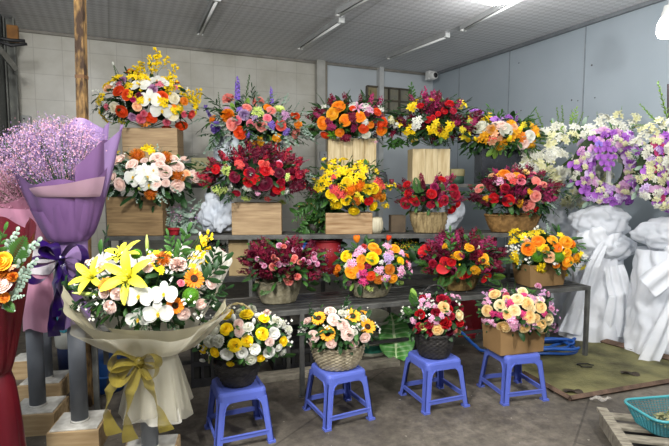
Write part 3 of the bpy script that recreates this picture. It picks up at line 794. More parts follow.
def p_pin(n=170, seed=3, L=.5, w=.045, core=.52, full=True):
    """pincushion / green ball: fine spikes all over a dome"""
    mb = MB(); mb.blob((0, 0, 0), core, 0, 12, 8, .0)
    for i in range(n):
        z = 1 - 2 * (i + .5) / n * (.85 if full else .6); ph = math.acos(max(-1, z)); az = i * 2.39996
        d = V((math.sin(ph) * math.cos(az), math.sin(ph) * math.sin(az), math.cos(ph)))
        M_ = T3(d * core * .9) @ frame_z(d, i)
        mb.add([(-w, 0, 0), (w, 0, 0), (w * .8, w, L * .8), (-w * .8, w, L * .8), (0, -w * 1.5, L)], [(0, 1, 2, 3), (3, 2, 4)], 0, [0, 0, .8, .8, 1], M_)
    return mb
def p_phal():
    mb = MB()
    for a, L, W in ((90, .95, .36), (215, .92, .34), (325, .92, .34)):
        petal(mb, L, W, R3(math.radians(a - 90), 'Z') @ R3(.15, 'X') @ T3((0, .05, -.02)), 0, .25, .12, .3, 1, tip=.6, nu=5, nv=6)
    for a in (5, 175):
        petal(mb, 1.0, .62, R3(math.radians(a - 90), 'Z') @ R3(.12, 'X') @ T3((0, .04, .03)), 0, .35, .10, .3, 1, tip=.55, nu=7, nv=7, ruffle=.02)
    petal(mb, .34, .13, R3(math.radians(-180), 'Z') @ R3(.9, 'X') @ T3((0, 0, .05)), 1, .6, .5, nu=3, nv=3)
    for s in (-1, 1): petal(mb, .24, .12, R3(math.radians(-180 + 55 * s), 'Z') @ R3(1.0, 'X') @ T3((0, 0, .05)), 1, .3, .5, nu=3, nv=3)
    mb.blob((0, .02, .14), (.07, .07, .10), 1, 8, 5)
    return mb
def p_lily():
    mb = MB()
    for j in range(6):
        M_ = R3(j * PI / 3 + .2, 'Z') @ T3((0, .05, 0)) @ R3(.95 if j % 2 else .80, 'X')
        petal(mb, 1.25, .24 if j % 2 else .19, M_, 0, 1.15, .35, 0, 1, tip=.75, nu=4, nv=9)
    for j in range(6):
        a = j * PI / 3; p = [V((0, 0, 0)), V((.08 * math.cos(a), .08 * math.sin(a), .35)), V((.2 * math.cos(a), .2 * math.sin(a), .62))]
        mb.tube(p, .014, 4, 1, .8); mb.blob(p[-1], (.05, .05, .025), 2, 6, 4)
    mb.tube([(0, 0, 0), (0, .02, .75)], .02, 5, 1, .9); mb.blob((0, .02, .76), .04, 1, 6, 4, 1)
    return mb
def p_sun(n=17, seed=4):
    mb = MB(); r_ = random.Random(seed)
    for lay in range(2):
        for j in range(n):
            a = 2 * PI * (j + .5 * lay) / n + r_.uniform(-.07, .07)
            petal(mb, .70 * r_.uniform(.88, 1.08), .145, R3(a, 'Z') @ T3((0, .33, .02 * lay)) @ R3(.12 + .25 * lay + r_.uniform(-.12, .15), 'X'), 0, .35, .25, .0, 1, tip=.6, nu=3, nv=4)
    for j in range(9):
        petal(mb, .5, .12, R3(j * .7, 'Z') @ T3((0, .25, -.07)) @ R3(-.1, 'X'), 1, .1, .2, nu=2, nv=2)
    return mb
def p_disc(seed=5):
    mb = MB(); mb.lathe([(.36, .0), (.385, .06), (.33, .12), (.2, .12), (.1, .08), (.001, .07)], 20, 0)
    for i in range(90):
        r = .36 * math.sqrt((i + .5) / 90); a = i * 2.39996; z = .13 if r > .2 else .09
        mb.blob((r * math.cos(a), r * math.sin(a), z), (.02, .02, .035), 0, 4, 3)
    return mb
def p_daisy(n=9, W=.26, seed=6, cup=.3, lift=.25):
    mb = MB(); r_ = random.Random(seed)
    for j in range(n):
        petal(mb, .98 * r_.uniform(.93, 1.05), W, R3(2 * PI * j / n + r_.uniform(-.08, .08), 'Z') @ T3((0, .05, .01 * (j % 2))) @ R3(lift + r_.uniform(-.1, .1), 'X'), 0, .3, cup, .0, 1, tip=.5, nu=4, nv=4, ruffle=.02)
    mb.blob((0, 0, .08), (.16, .16, .09), 1, 10, 5)
    for k in range(14):
        a = k * 2 * PI / 14; mb.blob((.2 * math.cos(a), .2 * math.sin(a), .14), (.025, .025, .025), 1, 4, 3)
    return mb
def floret(mb, M, s, np_=5, mat=0, cmat=1, W=.32, seed=0, lift=.35):
    r_ = random.Random(seed)
    for j in range(np_):
        petal(mb, s, s * W, M @ R3(2 * PI * j / np_ + r_.uniform(-.2, .2), 'Z') @ R3(lift + r_.uniform(-.15, .15), 'X'), mat, .3, .2, .0, 1, nu=2, nv=2)
    if cmat is not None: mb.blob(M @ V((0, 0, s * .12)), s * .13, cmat, 4, 3)
def p_cluster(n=9, s=.42, seed=7, W=.32, np_=5, dome=.6):
    mb = MB(); r_ = random.Random(seed)
    for i in range(n):
        f = (i + .3) / n; r = math.sqrt(f) * .72; a = i * 2.39996
        d = V((r * math.cos(a), r * math.sin(a), 1 - .6 * r * r)); p = V((d.x, d.y, dome * (1 - r * r) + r_.uniform(-.1, .1)))
        floret(mb, T3(p) @ frame_z(V((d.x + r_.uniform(-.3, .3), d.y + r_.uniform(-.3, .3), .9)), r_.uniform(0, 6)), s * r_.uniform(.8, 1.15), np_, W=W, seed=i)
        mb.tube([(0, 0, -.5), tuple(p)], .018, 3, 2, .5, cap=False)
    return mb
def p_spike(n=20, s=.10, seed=8, np_=5, W=.34, r0=.10, taper=.75, bend=.08, buds=4, start=.12):
    """flower spike of unit length along +Z"""
    mb = MB(); r_ = random.Random(seed)
    ax = lambda t: V((bend * t * t, 0, t))
    mb.tube([ax(t / 6) for t in range(7)], [.012 * (1 - .6 * t / 6) for t in range(7)], 4, 2, .5)
    for i in range(n):
        t = start + (1 - start) * i / (n + buds - 1); a = i * 2.39996 + r_.uniform(-.3, .3)
        sc = s * (1 - taper * t * .7) * r_.uniform(.85, 1.1); rr = r0 * (1 - taper * t * .75)
        d = V((math.cos(a), math.sin(a), .35)); p = ax(t) + V((math.cos(a) * rr, math.sin(a) * rr, r_.uniform(-.01, .02)))
        floret(mb, T3(p) @ frame_z(d, r_.uniform(0, 6)), sc, np_, W=W, seed=i)
    for i in range(buds):
        t = start + (1 - start) * (n + i) / (n + buds - 1); a = i * 2.4
        mb.blob(ax(min(t, 1)) + V((math.cos(a), math.sin(a), 0)) * .02, (.022, .022, .034), 0, 5, 4, .6)
    return mb
def p_onc(n=26, seed=9):
    """airy branching spray of tiny yellow florets, unit length"""
    mb = MB(); r_ = random.Random(seed)
    ax = lambda t: V((.12 * math.sin(2.5 * t), .05 * t, t))
    mb.tube([ax(t / 8) for t in range(9)], [.008 * (1 - .6 * t / 8) for t in range(9)], 4, 2, .5)
    for b in range(9):
        t = .25 + .08 * b; a = b * 2.4; L = .26 * (1 - .6 * (t - .25)); d = V((math.cos(a), math.sin(a), .8)).normalized(); e = ax(t) + d * L
        mb.tube([ax(t), e], .004, 3, 2, .5, cap=False)
        for k in range(3):
            p = ax(t).lerp(e, .45 + .28 * k) + V((r_.uniform(-.02, .02), r_.uniform(-.02, .02), 0))
            floret(mb, T3(p) @ frame_z(V((r_.uniform(-1, 1), r_.uniform(-1, 1), .5))), .072 * r_.uniform(.8, 1.2), 4, W=.5, cmat=None, seed=k + b)
    floret(mb, T3(ax(1)) @ frame_z((0, -1, .5)), .04, 4, W=.5, cmat=None)
    return mb
def p_green(n=34, seed=10, L=.14, w=.012):
    """a feathery green spike of unit length"""
    mb = MB(); r_ = random.Random(seed)
    mb.tube([(0, 0, t / 4) for t in range(5)], [.012, .011, .009, .007, .004], 4, 0, .3)
    for i in range(n):
        t = .1 + .9 * i / n; a = i * 2.39996; l = L * (1 - .6 * t) * r_.uniform(.8, 1.2)
        M_ = T3((0, 0, t)) @ R3(a, 'Z') @ R3(.9, 'X')
        petal(mb, l, w * 2, M_, 0, .3, .2, .2, 1, nu=1, nv=2)
    return mb
def p_fern(n=15):
    mb = MB(); cv = lambda t: V((0, t, .22 * t - .30 * t * t))
    mb.tube([cv(t / 6) for t in range(7)], .008, 3, 0, .2)
    for i in range(n):
        t = .12 + .86 * i / n; l = .30 * math.sin(PI * (t * .8 + .18))
        for s in (-1, 1):
            petal(mb, l, .032, T3(cv(t)) @ R3(s * -1.15, 'Z'), 0, .35, .1, .3, 1, nu=1, nv=3)
    return mb
def p_leaf(W=.3, curl=.6, n=1):
    mb = MB(); petal(mb, 1, W, Matrix(), 0, curl, -.35, .2, 1, tip=.8, nu=4, nv=6, base=.08); return mb
def p_twig(W=.16, n=9, seed=3, L=.36, roundl=False):
    """leafy twig of unit length along +Y"""
    mb = MB(); cv = lambda t: V((0, t, .1 * t - .2 * t * t)); r_ = random.Random(seed)
    mb.tube([cv(t / 5) for t in range(6)], .012, 3, 0, .1)
    for i in range(n):
        t = .12 + .86 * i / n; s = 1 if i % 2 else -1
        petal(mb, L * (1 - .4 * t), W * (1 - .4 * t), T3(cv(t)) @ R3(s * -(.8 + r_.uniform(-.2, .2)), 'Z') @ R3(r_.uniform(-.4, .6), 'X'), 0, .4, -.2, .3, 1, tip=.5 if roundl else .8, nu=2, nv=4)
    petal(mb, L * .7, W * .7, T3(cv(1)), 0, .4, -.2, .3, 1, nu=2, nv=3)
    return mb
def p_tulip():
    mb = MB()
    for lay in range(2):
        for j in range(3):
            az = j * 2.094 + lay * 1.047
            def fn(a, b):
                q = (a - .5) * 2; r = (.62 - .05 * lay) * math.sin(PI * (.12 + .56 * b)) * (1 - .12 * q * q * b); 
                return V((r * math.cos(az + q * .85 * (1 - .55 * b ** 3)), r * math.sin(az + q * .85 * (1 - .55 * b ** 3)), 1.25 * b * (1 - .1 * q * q) - .2))
            mb.grid(fn, 5, 6, 0, tint=lambda a, b: 1 - b)
    mb.tube([(0, 0, -.2), (0, 0, -.9)], .06, 5, 1, .5)
    return mb
def p_bud():
    mb = MB(); mb.blob((0, 0, 0), (.5, .5, .95), 0, 10, 7, .7)
    for j in range(4): petal(mb, .9, .2, R3(j * 1.57, 'Z') @ T3((0, .1, -.85)) @ R3(1.2, 'X'), 1, -.5, .2, nu=2, nv=3)
    mb.tube([(0, 0, -.9), (0, 0, -2.2)], .06, 4, 1, .4)
    return mb
def p_lilybud():
    mb = MB()
    for j in range(3):
        az = j * 2.094
        def fn(a, b):
            q = (a - .5) * 2; r = .17 * math.sin(PI * (.1 + .84 * b)) ** .8 * (1 - .12 * q * q)
            return V((r * math.cos(az + q * 1.1), r * math.sin(az + q * 1.1), 2 * b - 1))
        mb.grid(fn, 4, 10, 0, tint=lambda a, b: b)
    mb.tube([(0, 0, -1), (0, 0, -1.5)], .04, 5, 1, .4)
    return mb
def p_liz():
    mb = MB(); r_ = random.Random(4)
    for k, (R, Hh, n) in enumerate(((.62, .62, 4), (.82, .5, 5), (1.0, .36, 6))):
        for j in range(n):
            az = k * .7 + 2 * PI * j / n; da = PI / n * 1.3; rr = R * r_.uniform(.92, 1.06)
            def fn(a, b):
                q = (a - .5) * 2; s = b * (1 - .2 * abs(q) ** 3)
                r = rr * s ** .7 * (1 + .08 * s); z = Hh * s ** 1.4 + .04 * math.sin(q * 7 + j) * s
                return V((r * math.cos(az + q * da), r * math.sin(az + q * da), z))
            mb.grid(fn, 5, 4, 0, tint=lambda a, b: .15 + .85 * b)
    mb.blob((0, 0, .16), (.2, .2, .2), 2, 8, 5); mb.blob((0, 0, .38), (.11, .11, .12), 2, 6, 4)
    mb.blob((0, 0, -.06), (.16, .16, .14), 1, 6, 4, .3)
    return mb
def p_anth():
    """waxy heart-shaped flower with a spike"""
    mb = MB()
    def fn(a, b):
        q = (a - .5) * 2; an = q * PI * .98; r = b * (1.05 - .28 * math.cos(an) + .0 * q) * (1 - .35 * max(0, math.cos(an - PI)) ** 6)
        return V((r * math.sin(an), -r * math.cos(an) * .95, .22 * b * b + .06 * math.sin(2 * an) * b))
    mb.grid(fn, 20, 5, 0, tint=lambda a, b: b)
    mb.tube([(0, .02, .05), (0, -.05, .3), (0, -.14, .62)], [.07, .06, .03], 6, 1)
    return mb
KINDS = {
 'r': ('rose', lambda: p_rose(op=.72), [LEAFM['mid']]), 'R': ('rose', lambda: p_rose(op=.6, seed=5, nt=(2, 3, 3, 4, 4, 5)), [LEAFM['mid']]),
 'c': ('carnation', lambda: p_carn(), []), 'n': ('ranunculus', lambda: p_rose(op=1.1, seed=9, nt=(3, 4, 5, 5, 6, 7), ruf=.03), [LEAFM['mid']]),
 'p': ('pincushion_flower', lambda: p_pin(), []), 'g': ('green_ball_flower', lambda: p_pin(n=420, L=.24, w=.03, core=.8), []),
 'o': ('moth_orchid', p_phal, [YCENT]), 'L': ('lily', p_lily, [LEAFM['light'], plain('pollen', '#8a4a14', '#a0581a')]), 's': ('sunflower', p_sun, [LEAFM['mid']]),
 'd': ('daisy', lambda: p_daisy(14, .2), [YCENT]), 'a': ('anemone', lambda: p_daisy(8, .42, lift=.4), [CENTER]), 'A': ('anthurium', p_anth, [YCENT]),
 'm': ('flower_cluster', lambda: p_cluster(), [YCENT, LEAFM['stem']]), 'M': ('flower_cluster', lambda: p_cluster(12, .36, 3, .42, 4), [None, LEAFM['stem']]),
 'w': ('cymbidium_orchid', lambda: p_cluster(5, .62, 12, .34, 5, .35), [GCENT, LEAFM['stem']]),
 'k': ('flower_spike', lambda: p_spike(), [YCENT, LEAFM['stem']]), 'K': ('orchid_spray', lambda: p_spike(19, .15, 5, r0=.17, taper=.5, W=.32, bend=.15, buds=4, start=.15), [None, LEAFM['stem']]),
 'D': ('delphinium_spike', lambda: p_spike(34, .09, 6, r0=.075, W=.42, taper=.6, bend=.03, buds=6), [None, LEAFM['stem']]),
 'y': ('golden_spray', p_onc, [None, LEAFM['stem']]), 'G': ('green_spike', p_green, []), 't': ('tulip', p_tulip, [LEAFM['mid']]),
 'b': ('bud', p_bud, [LEAFM['mid']]), 'B': ('lily_bud', p_lilybud, [LEAFM['mid']]), 'l': ('lisianthus', p_liz, [LEAFM['mid'], GCENT]),
 'f': ('fern_frond', p_fern, []), 'e': ('leaf_twig', lambda: p_twig(.085, 14, 3, .2, True), []), 'T': ('leaf_twig', lambda: p_twig(.09, 9, 4, .42), []),
 'F': ('leaf', lambda: p_leaf(.28), []),
}
for c in LEAFM: CC[c] = None
BASES = {}; MESHES = {}
def flower_mesh(code, col):
    key = (code, col)
    if key in MESHES: return MESHES[key]
    nm, fn, extra = KINDS[code]
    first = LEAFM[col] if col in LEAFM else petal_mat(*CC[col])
    ms = [first] + [(e if e is not None else first) for e in extra]
    if code not in BASES: BASES[code] = fn().mesh(nm, ms, True); me = BASES[code]
    else:
        me = BASES[code].copy(); me.materials.clear()
        for m in ms: me.materials.append(m)
    MESHES[key] = me
    return me
DISC = None
def put(code, col, parent, M):
    """one bloom as a part of its bouquet"""
    global DISC
    o = bpy.data.objects.new(KINDS[code][0], flower_mesh(code, col)); COL.objects.link(o); o.parent = parent; o.matrix_local = M
    if code == 's':
        if DISC is None: DISC = p_disc().mesh('disc', CENTER)
        d = bpy.data.objects.new('disc', DISC); COL.objects.link(d); d.parent = o
    return o
SPIKES = 'kKDyG'; FLATL = 'feTF'
# ---------------------------------------------------------------- containers
CRATEW = wood('pine', '#b79d78', '#93795a', axis=0); CRATED = wood('pine_dark', '#9c8159', '#735b3c', axis=0)
PALEW = wood('pale_pine', '#d3c39c', '#ab9468', axis=2)
KRAFT = plain('kraft', '#94744b', '#836640', rough=.8, scale=5)
def crate(t, w, d, h, mat_=None, planks=3, th=.012, name='wooden_crate', vertical=False):
    m = MB(); mat_ = mat_ or CRATEW; g = .002
    for i in range(planks):
        z0 = h * i / planks + g / 2; z1 = h * (i + 1) / planks - g / 2; zc = (z0 + z1) / 2; hz = z1 - z0
        if vertical:
            xw = w / planks
            for s in (-1, 1):
                m.box((-w / 2 + xw * (i + .5), s * (d / 2 - th / 2), h / 2), (xw - g, th, h))
        else:
            for s in (-1, 1): m.box((0, s * (d / 2 - th / 2), zc), (w, th, hz))
            for s in (-1, 1): m.box((s * (w / 2 - th / 2), 0, zc), (th, d - 2 * th, hz))
    if vertical:
        for s in (-1, 1): m.box((s * (w / 2 - th / 2), 0, h / 2), (th, d - 2 * th, h))
    m.box((0, 0, th / 2), (w - 2 * th, d - 2 * th, th))
    o = m.build(name, mat_, t, bevel=.0012)
    return o
FOAM = plain('floral_foam', '#2c3a22', '#3a4a2c', rough=.95)
def weave(t, r0, r1, h, mat_, sx=1, sy=1, n=44, rows=12, amp=.05, belly=.0, name='basket', rim=True):
    m = MB(); prof = []
    for i in range(rows * 2 + 1):
        q = i / (rows * 2); prof.append((r0 + (r1 - r0) * q + belly * math.sin(PI * q), h * q))
    def mod(a, z, i):
        row = i // 2; return 1 + amp * (1 if (row % 2) else -1) * math.sin(n / 2 * a) * (1 if i % 2 else .35)
    m.lathe([(.001, .003)] + [(r0 * .98, .002)] + prof, n * 2, mod=lambda a, z, i: 1 if i < 2 else mod(a, z, i - 2), sx=sx, sy=sy)
    m.lathe([(r1 * .93, h), (r1 * .9, h * .6), (.001, h * .58)], 40, sx=sx, sy=sy)
    o = m.build(name, mat_, t, smooth=True)
    if rim:
        m = MB()
        for k in range(2):
            m.tube([(r1 * sx * math.cos(a) * (1 + .01 * math.sin(18 * a + 3 * k)), r1 * sy * math.sin(a) * (1 + .01 * math.sin(18 * a + 3 * k)), h + .006 * math.cos(18 * a + 3 * k)) for a in [2 * PI * j / 90 for j in range(90)]], .006, 5, closed=True)
        m.build('rim', mat_, t, smooth=True)
    return o
def handle(t, w, h, z, mat_, r=.004, strands=2):
    m = MB()
    for s in range(strands):
        m.tube([(w * math.cos(a), .006 * math.sin(14 * a + PI * s), z + h * math.sin(a) + .004 * math.cos(14 * a + PI * s)) for a in [PI * j / 40 for j in range(41)]], r, 5)
    m.build('handle', mat_, t, smooth=True)
WICKG = plain('grey_wicker', '#8f8871', '#6d664f', rough=.8, scale=30); WICKW = plain('washed_wicker', '#b9ad92', '#8f836a', rough=.8, scale=30)
WICKB = plain('black_wicker', '#262423', '#3a3735', rough=.6, scale=30); BARK = plain('bark_wood', '#a8946a', '#6f5d3d', rough=.85, scale=8, stretch=(6, 6, .8), bump=.3)
# ---------------------------------------------------------------- arrangement
def ellip_hit(px, py, C, rx, ry, rz):
    """front surface point of the bloom dome on the sight line through a pixel, else the rim point beside it"""
    d = ray(px, py); o = CAM - C
    D = V((d.x / rx, d.y / ry, d.z / rz)); O = V((o.x / rx, o.y / ry, o.z / rz))
    a = D.dot(D); b = 2 * O.dot(D); c = O.dot(O) - 1; q = b * b - 4 * a * c
    if q > 0:
        k = (-b - math.sqrt(q)) / (2 * a); p = CAM + d * k
    else:
        p = CAM + d * (C.y / d.y)
    n = p - C; n = V((n.x / rx ** 2, n.y / ry ** 2, n.z / rz ** 2)).normalized()
    return p, n
def arrange(name, label, base, yaw, dome, flowers, o=(0, 0, 1), fills=(), leaves=(), ryf=.8, mini=None, group=None, cont=None, cat='bouquet', seed=1, depth=None, seat=.0, core=.55):
    """base: floor point of the container centre. dome: (cx, cy, rx, rz) in the photograph, turned into metres at the depth of the base.
    flowers: 'code colour x y diameter[/x2 y2]' entries measured from the photograph at origin/scale o"""
    r_ = random.Random(seed)
    t = thing(name, label, cat, base, yaw, group)
    inv = (T3(base) @ R3(yaw, 'Z')).inverted()
    if cont: cont(t)
    ox, oy, sc = o
    cx, cy, rx, rz = dome
    C = atY(cx, cy, base.y); mpp = C.y / F
    RX, RZ = rx * mpp, rz * mpp; RY = depth or max(.10, RX * ryf)
    heads = []
    for ln in flowers.replace('\n', ';').split(';'):
        w_ = ln.split()
        if not w_: continue
        code, col = w_[0], w_[1]; nums = [float(k) for k in w_[2:]]
        px, py = ox + nums[0] / sc, oy + nums[1] / sc
        if code in SPIKES:
            qx, qy = ox + nums[2] / sc, oy + nums[3] / sc
            dy = nums[4] if len(nums) > 4 else 0
            a = atY(px, py, C.y - .3 * RY + dy); b = atY(qx, qy, C.y - .2 * RY + dy)
            L = (b - a).length; M = T3(a) @ frame_z(b - a, r_.uniform(0, 6)) @ S3(L)
            put(code, col, t, inv @ M); heads.append(a); continue
        if code in FLATL:      # leaf-like: from base to tip
            qx, qy = ox + nums[2] / sc, oy + nums[3] / sc
            p, n = ellip_hit(px, py, C, RX * .8, RY * .8, RZ * .8); b = atY(qx, qy, p.y - .01)
            y = (b - p); L = y.length; y.normalize(); z = (n + V((0, -.6, .5))).normalized(); x = y.cross(z).normalized(); z = x.cross(y)
            M = Matrix(((x.x, y.x, z.x, p.x), (x.y, y.y, z.y, p.y), (x.z, y.z, z.z, p.z), (0, 0, 0, 1))) @ S3(L)
            put(code, col, t, inv @ M); continue
        dia = nums[2]
        p, n = ellip_hit(px, py, C, RX, RY, RZ)
        s = dia / 2 * p.y / F * (.90 if code in 'rn' else 1)
        nn = (n + V((0, -.35, .12)) + V((r_.uniform(-.25, .25), r_.uniform(-.2, .2), r_.uniform(-.2, .2)))).normalized()
        if code in 'o': M = T3(p) @ frame_z(nn) @ S3(s * 1.05)
        elif code in 'tb': M = T3(p) @ frame_z((n + V((0, -.1, 1))).normalized(), r_.uniform(0, 6)) @ S3(s)
        elif code == 'B': M = T3(p) @ frame_z(V((math.cos(math.radians(nums[3])), -.2, math.sin(math.radians(nums[3])))), 0) @ S3(s)
        else: M = T3(p - nn * s * .25) @ frame_z(nn, r_.uniform(0, 6.28)) @ S3(s)
        put(code, col, t, inv @ M); heads.append(p)
    def dirn(front=.72, low=-.35):
        while True:
            d = V((r_.gauss(0, 1), r_.gauss(0, 1), r_.gauss(0, 1))).normalized()
            if d.z < low: continue
            if d.y > 0 and r_.random() < front: d.y = -d.y
            return d
    for (code, colr, n_, size, *rest) in fills:
        rlo, rhi = rest[0] if rest else (.85, 1.05)
        cols = colr.split(',')
        for i in range(n_):
            d = dirn(); k = r_.uniform(rlo, rhi); p = C + V((d.x * RX * k, d.y * RY * k, d.z * RZ * k))
            nn = (V((d.x, d.y, d.z)) + V((0, -.25, .15))).normalized()
            s = size * mpp * r_.uniform(.85, 1.2); col = r_.choice(cols)
            if code in SPIKES:
                M = T3(p - (V((d.x, d.y, max(d.z, .1) + .25)).normalized()) * s * .6) @ frame_z(V((d.x, d.y, max(d.z, -.1) + .35)), r_.uniform(0, 6)) @ S3(s)
            elif code in FLATL:
                y = (V((d.x, d.y, d.z * .5 + r_.uniform(-.3, .3)))).normalized(); z = V((r_.uniform(-.4, .4), -.3, 1)).normalized(); x = y.cross(z).normalized(); z = x.cross(y)
                q = p - y * s * .5
                M = Matrix(((x.x, y.x, z.x, q.x), (x.y, y.y, z.y, q.y), (x.z, y.z, z.z, q.z), (0, 0, 0, 1))) @ S3(s)
            else: M = T3(p) @ frame_z(nn, r_.uniform(0, 6)) @ S3(s / 2)
            put(code, col, t, inv @ M)
    # leaves filling the dome: one mesh nobody would count
    if leaves:
        fb = MB(); mats = []
        for (code, col, n_, size, *rest) in leaves:
            rlo, rhi = rest[0] if rest else (.45, 1.0); low = rest[1] if len(rest) > 1 else -.75
            mi = len(mats); mats.append(LEAFM[col]); proto = {'F': LEAF1, 'T': TWIG1, 'e': EUC1, 'f': FERN1}[code]
            for i in range(n_):
                d = dirn(.6, low); k = r_.uniform(rlo, rhi); p = C + V((d.x * RX * k, d.y * RY * k, d.z * RZ * k))
                y = (V((d.x, d.y, d.z * .8)) + V((r_.uniform(-.6, .6), r_.uniform(-.6, .6), r_.uniform(-.5, .5)))).normalized()
                z = V((r_.uniform(-.5, .5), -.4, 1)).normalized(); x = y.cross(z).normalized(); z = x.cross(y); s = size * mpp * r_.uniform(.7, 1.25)
                p = p - y * s * .4
                M = Matrix(((x.x, y.x, z.x, p.x), (x.y, y.y, z.y, p.y), (x.z, y.z, z.z, p.z), (0, 0, 0, 1))) @ S3(s)
                fb.merge(proto, inv @ M, mi)
        # stems from the container up to the heads
        mi = len(mats); mats.append(LEAFM['stem']); mi2 = mi
        cz = V((C.x, C.y, C.z - RZ * .9))
        for p in heads:
            a = cz + (p - cz) * .1; fb.tube([inv @ a, inv @ (a.lerp(p, .6) + V((0, 0, .01))), inv @ p], .0025, 3, mi2, .4, cap=False)
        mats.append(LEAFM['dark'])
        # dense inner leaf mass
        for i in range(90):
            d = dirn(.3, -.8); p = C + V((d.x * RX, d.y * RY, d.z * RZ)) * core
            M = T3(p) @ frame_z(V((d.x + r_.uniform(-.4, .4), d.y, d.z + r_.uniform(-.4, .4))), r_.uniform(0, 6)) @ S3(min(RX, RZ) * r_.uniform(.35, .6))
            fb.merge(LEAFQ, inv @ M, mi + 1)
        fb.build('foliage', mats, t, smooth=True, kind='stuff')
    if mini:
        for nm, code, col, n_, size in mini:
            fb = MB()
            for i in range(n_):
                d = dirn(.7, -.45)
                c0 = C + V((d.x * RX, d.y * RY, d.z * RZ)) * r_.uniform(.95, 1.08)
                for k in range(6):
                    q = c0 + V((r_.gauss(0, .016), r_.gauss(0, .012), r_.gauss(0, .014)))
                    floret(fb, inv @ T3(q) @ frame_z(V((r_.uniform(-1, 1), -1, r_.uniform(-.4, 1)))), size * mpp * r_.uniform(.7, 1.2), 4, 0, None, .55, i)
            fb.build(nm, petal_mat(*CC[col]), t, smooth=False, kind='stuff')
    return t
def lowp(fn): return fn
LEAF1 = MB(); petal(LEAF1, 1, .24, Matrix(), 0, .7, -.3, .2, 1, tip=.8, nu=2, nv=4, base=.08)
LEAFQ = MB(); petal(LEAFQ, 1, .45, T3((0, -.5, 0)), 0, .5, .1, .0, .4, tip=.7, nu=2, nv=3)
TWIG1 = p_twig(.075, 7, 4, .40); EUC1 = p_twig(.10, 8, 3, .22, True); FERN1 = p_fern(11)
# ================================================================ THE BOUQUETS
def B_on(px, front, z, back):
    """point at picture column px on a line of given depth"""
    p = atY(px, 200, front); return V((p.x, p.y + back, z))
def at_depth(px, Y, z):
    u = (px - 334.5) / F / CP; r = atZ(px, 223 if z > 1.3 else 300, 0)
    # solve x from the pixel column for a point (x, Y, z)
    dep = Y * CP - (z - CAMZ) * SP
    return V(((px - 334.5) / F * dep, Y, z))
def yU(px): # depth of the upper shelf at a column
    q = (px - 104) / (528 - 104); return 3.98 + .26 * q
TYAW = math.atan2((q1 - q0).y, (q1 - q0).x)
def yT(px): q = (px - 104) / (530 - 104); return 4.42 + .28 * q
def crate_px(w, h, d, mat_=None, planks=3, name='wooden_crate', vertical=False):
    def f(t):
        k = t.location.y / F; crate(t, w * k, d, h * k, mat_, planks, name=name, vertical=vertical)
        m = MB(); m.box((0, 0, h * k - .03), (w * k - .03, d - .03, .03)); m.build('foam', FOAM, t)
    return f
FG = (('F', 'dark', 60, 12, (.6, 1.05)), ('F', 'mid', 50, 10, (.6, 1.05)))
# ---- top shelf
b = at_depth(155, yT(155) + .16, ZT)
arrange('crated_bouquet', 'tall crated bouquet of red-orange roses, white moth orchids and airy yellow sprays by the pole', b, TYAW, (148, 104, 47, 26), '''
r redor 160 228 13; r redor 207 250 12; r redor 175 343 14; r redor 342 378 12; r redor 403 262 13; r redor 510 422 13; r redor 430 435 10; r rust 525 285 9; r coral 565 360 10
r peach 103 215 11; r peach 262 315 10; r cream 135 322 12; r cream 468 270 12; r cream 465 365 12; o white 280 197 19; o white 335 275 20; o white 400 335 21; o white 375 175 15; o white 405 185 12
n orange 225 122 12; n orange 265 138 11; n orange 480 180 9; n orange 465 325 8; n pink 90 318 7; c mauve 235 375 9; c pink 280 385 10; c pink 300 355 7; c hot 238 275 6; c pink 428 405 8; c pink 525 360 7; c mauve 350 215 10; c mauve 180 165 8
n wine 275 255 8; y yellow 300 190 400 20; y yellow 350 170 395 60; y yellow 250 190 272 60; y yellow 430 200 492 85; y yellow 470 300 618 290; y yellow 470 250 560 225; y yellow 380 120 430 30; y lemon 240 180 225 100
m yellow 65 265 13; m yellow 45 290 9; m yellow 70 350 13; m yellow 95 385 12; m yellow 215 200 10; m lemon 175 395 10; b white 128 75 4; G mid 160 190 132 85; m yellow 580 350 9; w rust 300 410 12''',
 o=(90, 50, 5.575), cont=crate_px(52, 54, .24, CRATEW, 3), leaves=(('T', 'dark', 22, 16, (.6, 1.0)), *FG), mini=[('baby_breath', '', 'white', 14, 1.4)], fills=(('w', 'yellow', 16, 10, (.85, 1.08)), ('m', 'pink,yellow', 8, 8, (.9, 1.02)), ('y', 'yellow', 7, 24, (.9, 1.1))), seed=11)
b = at_depth(250, yT(250) + .16, ZT)
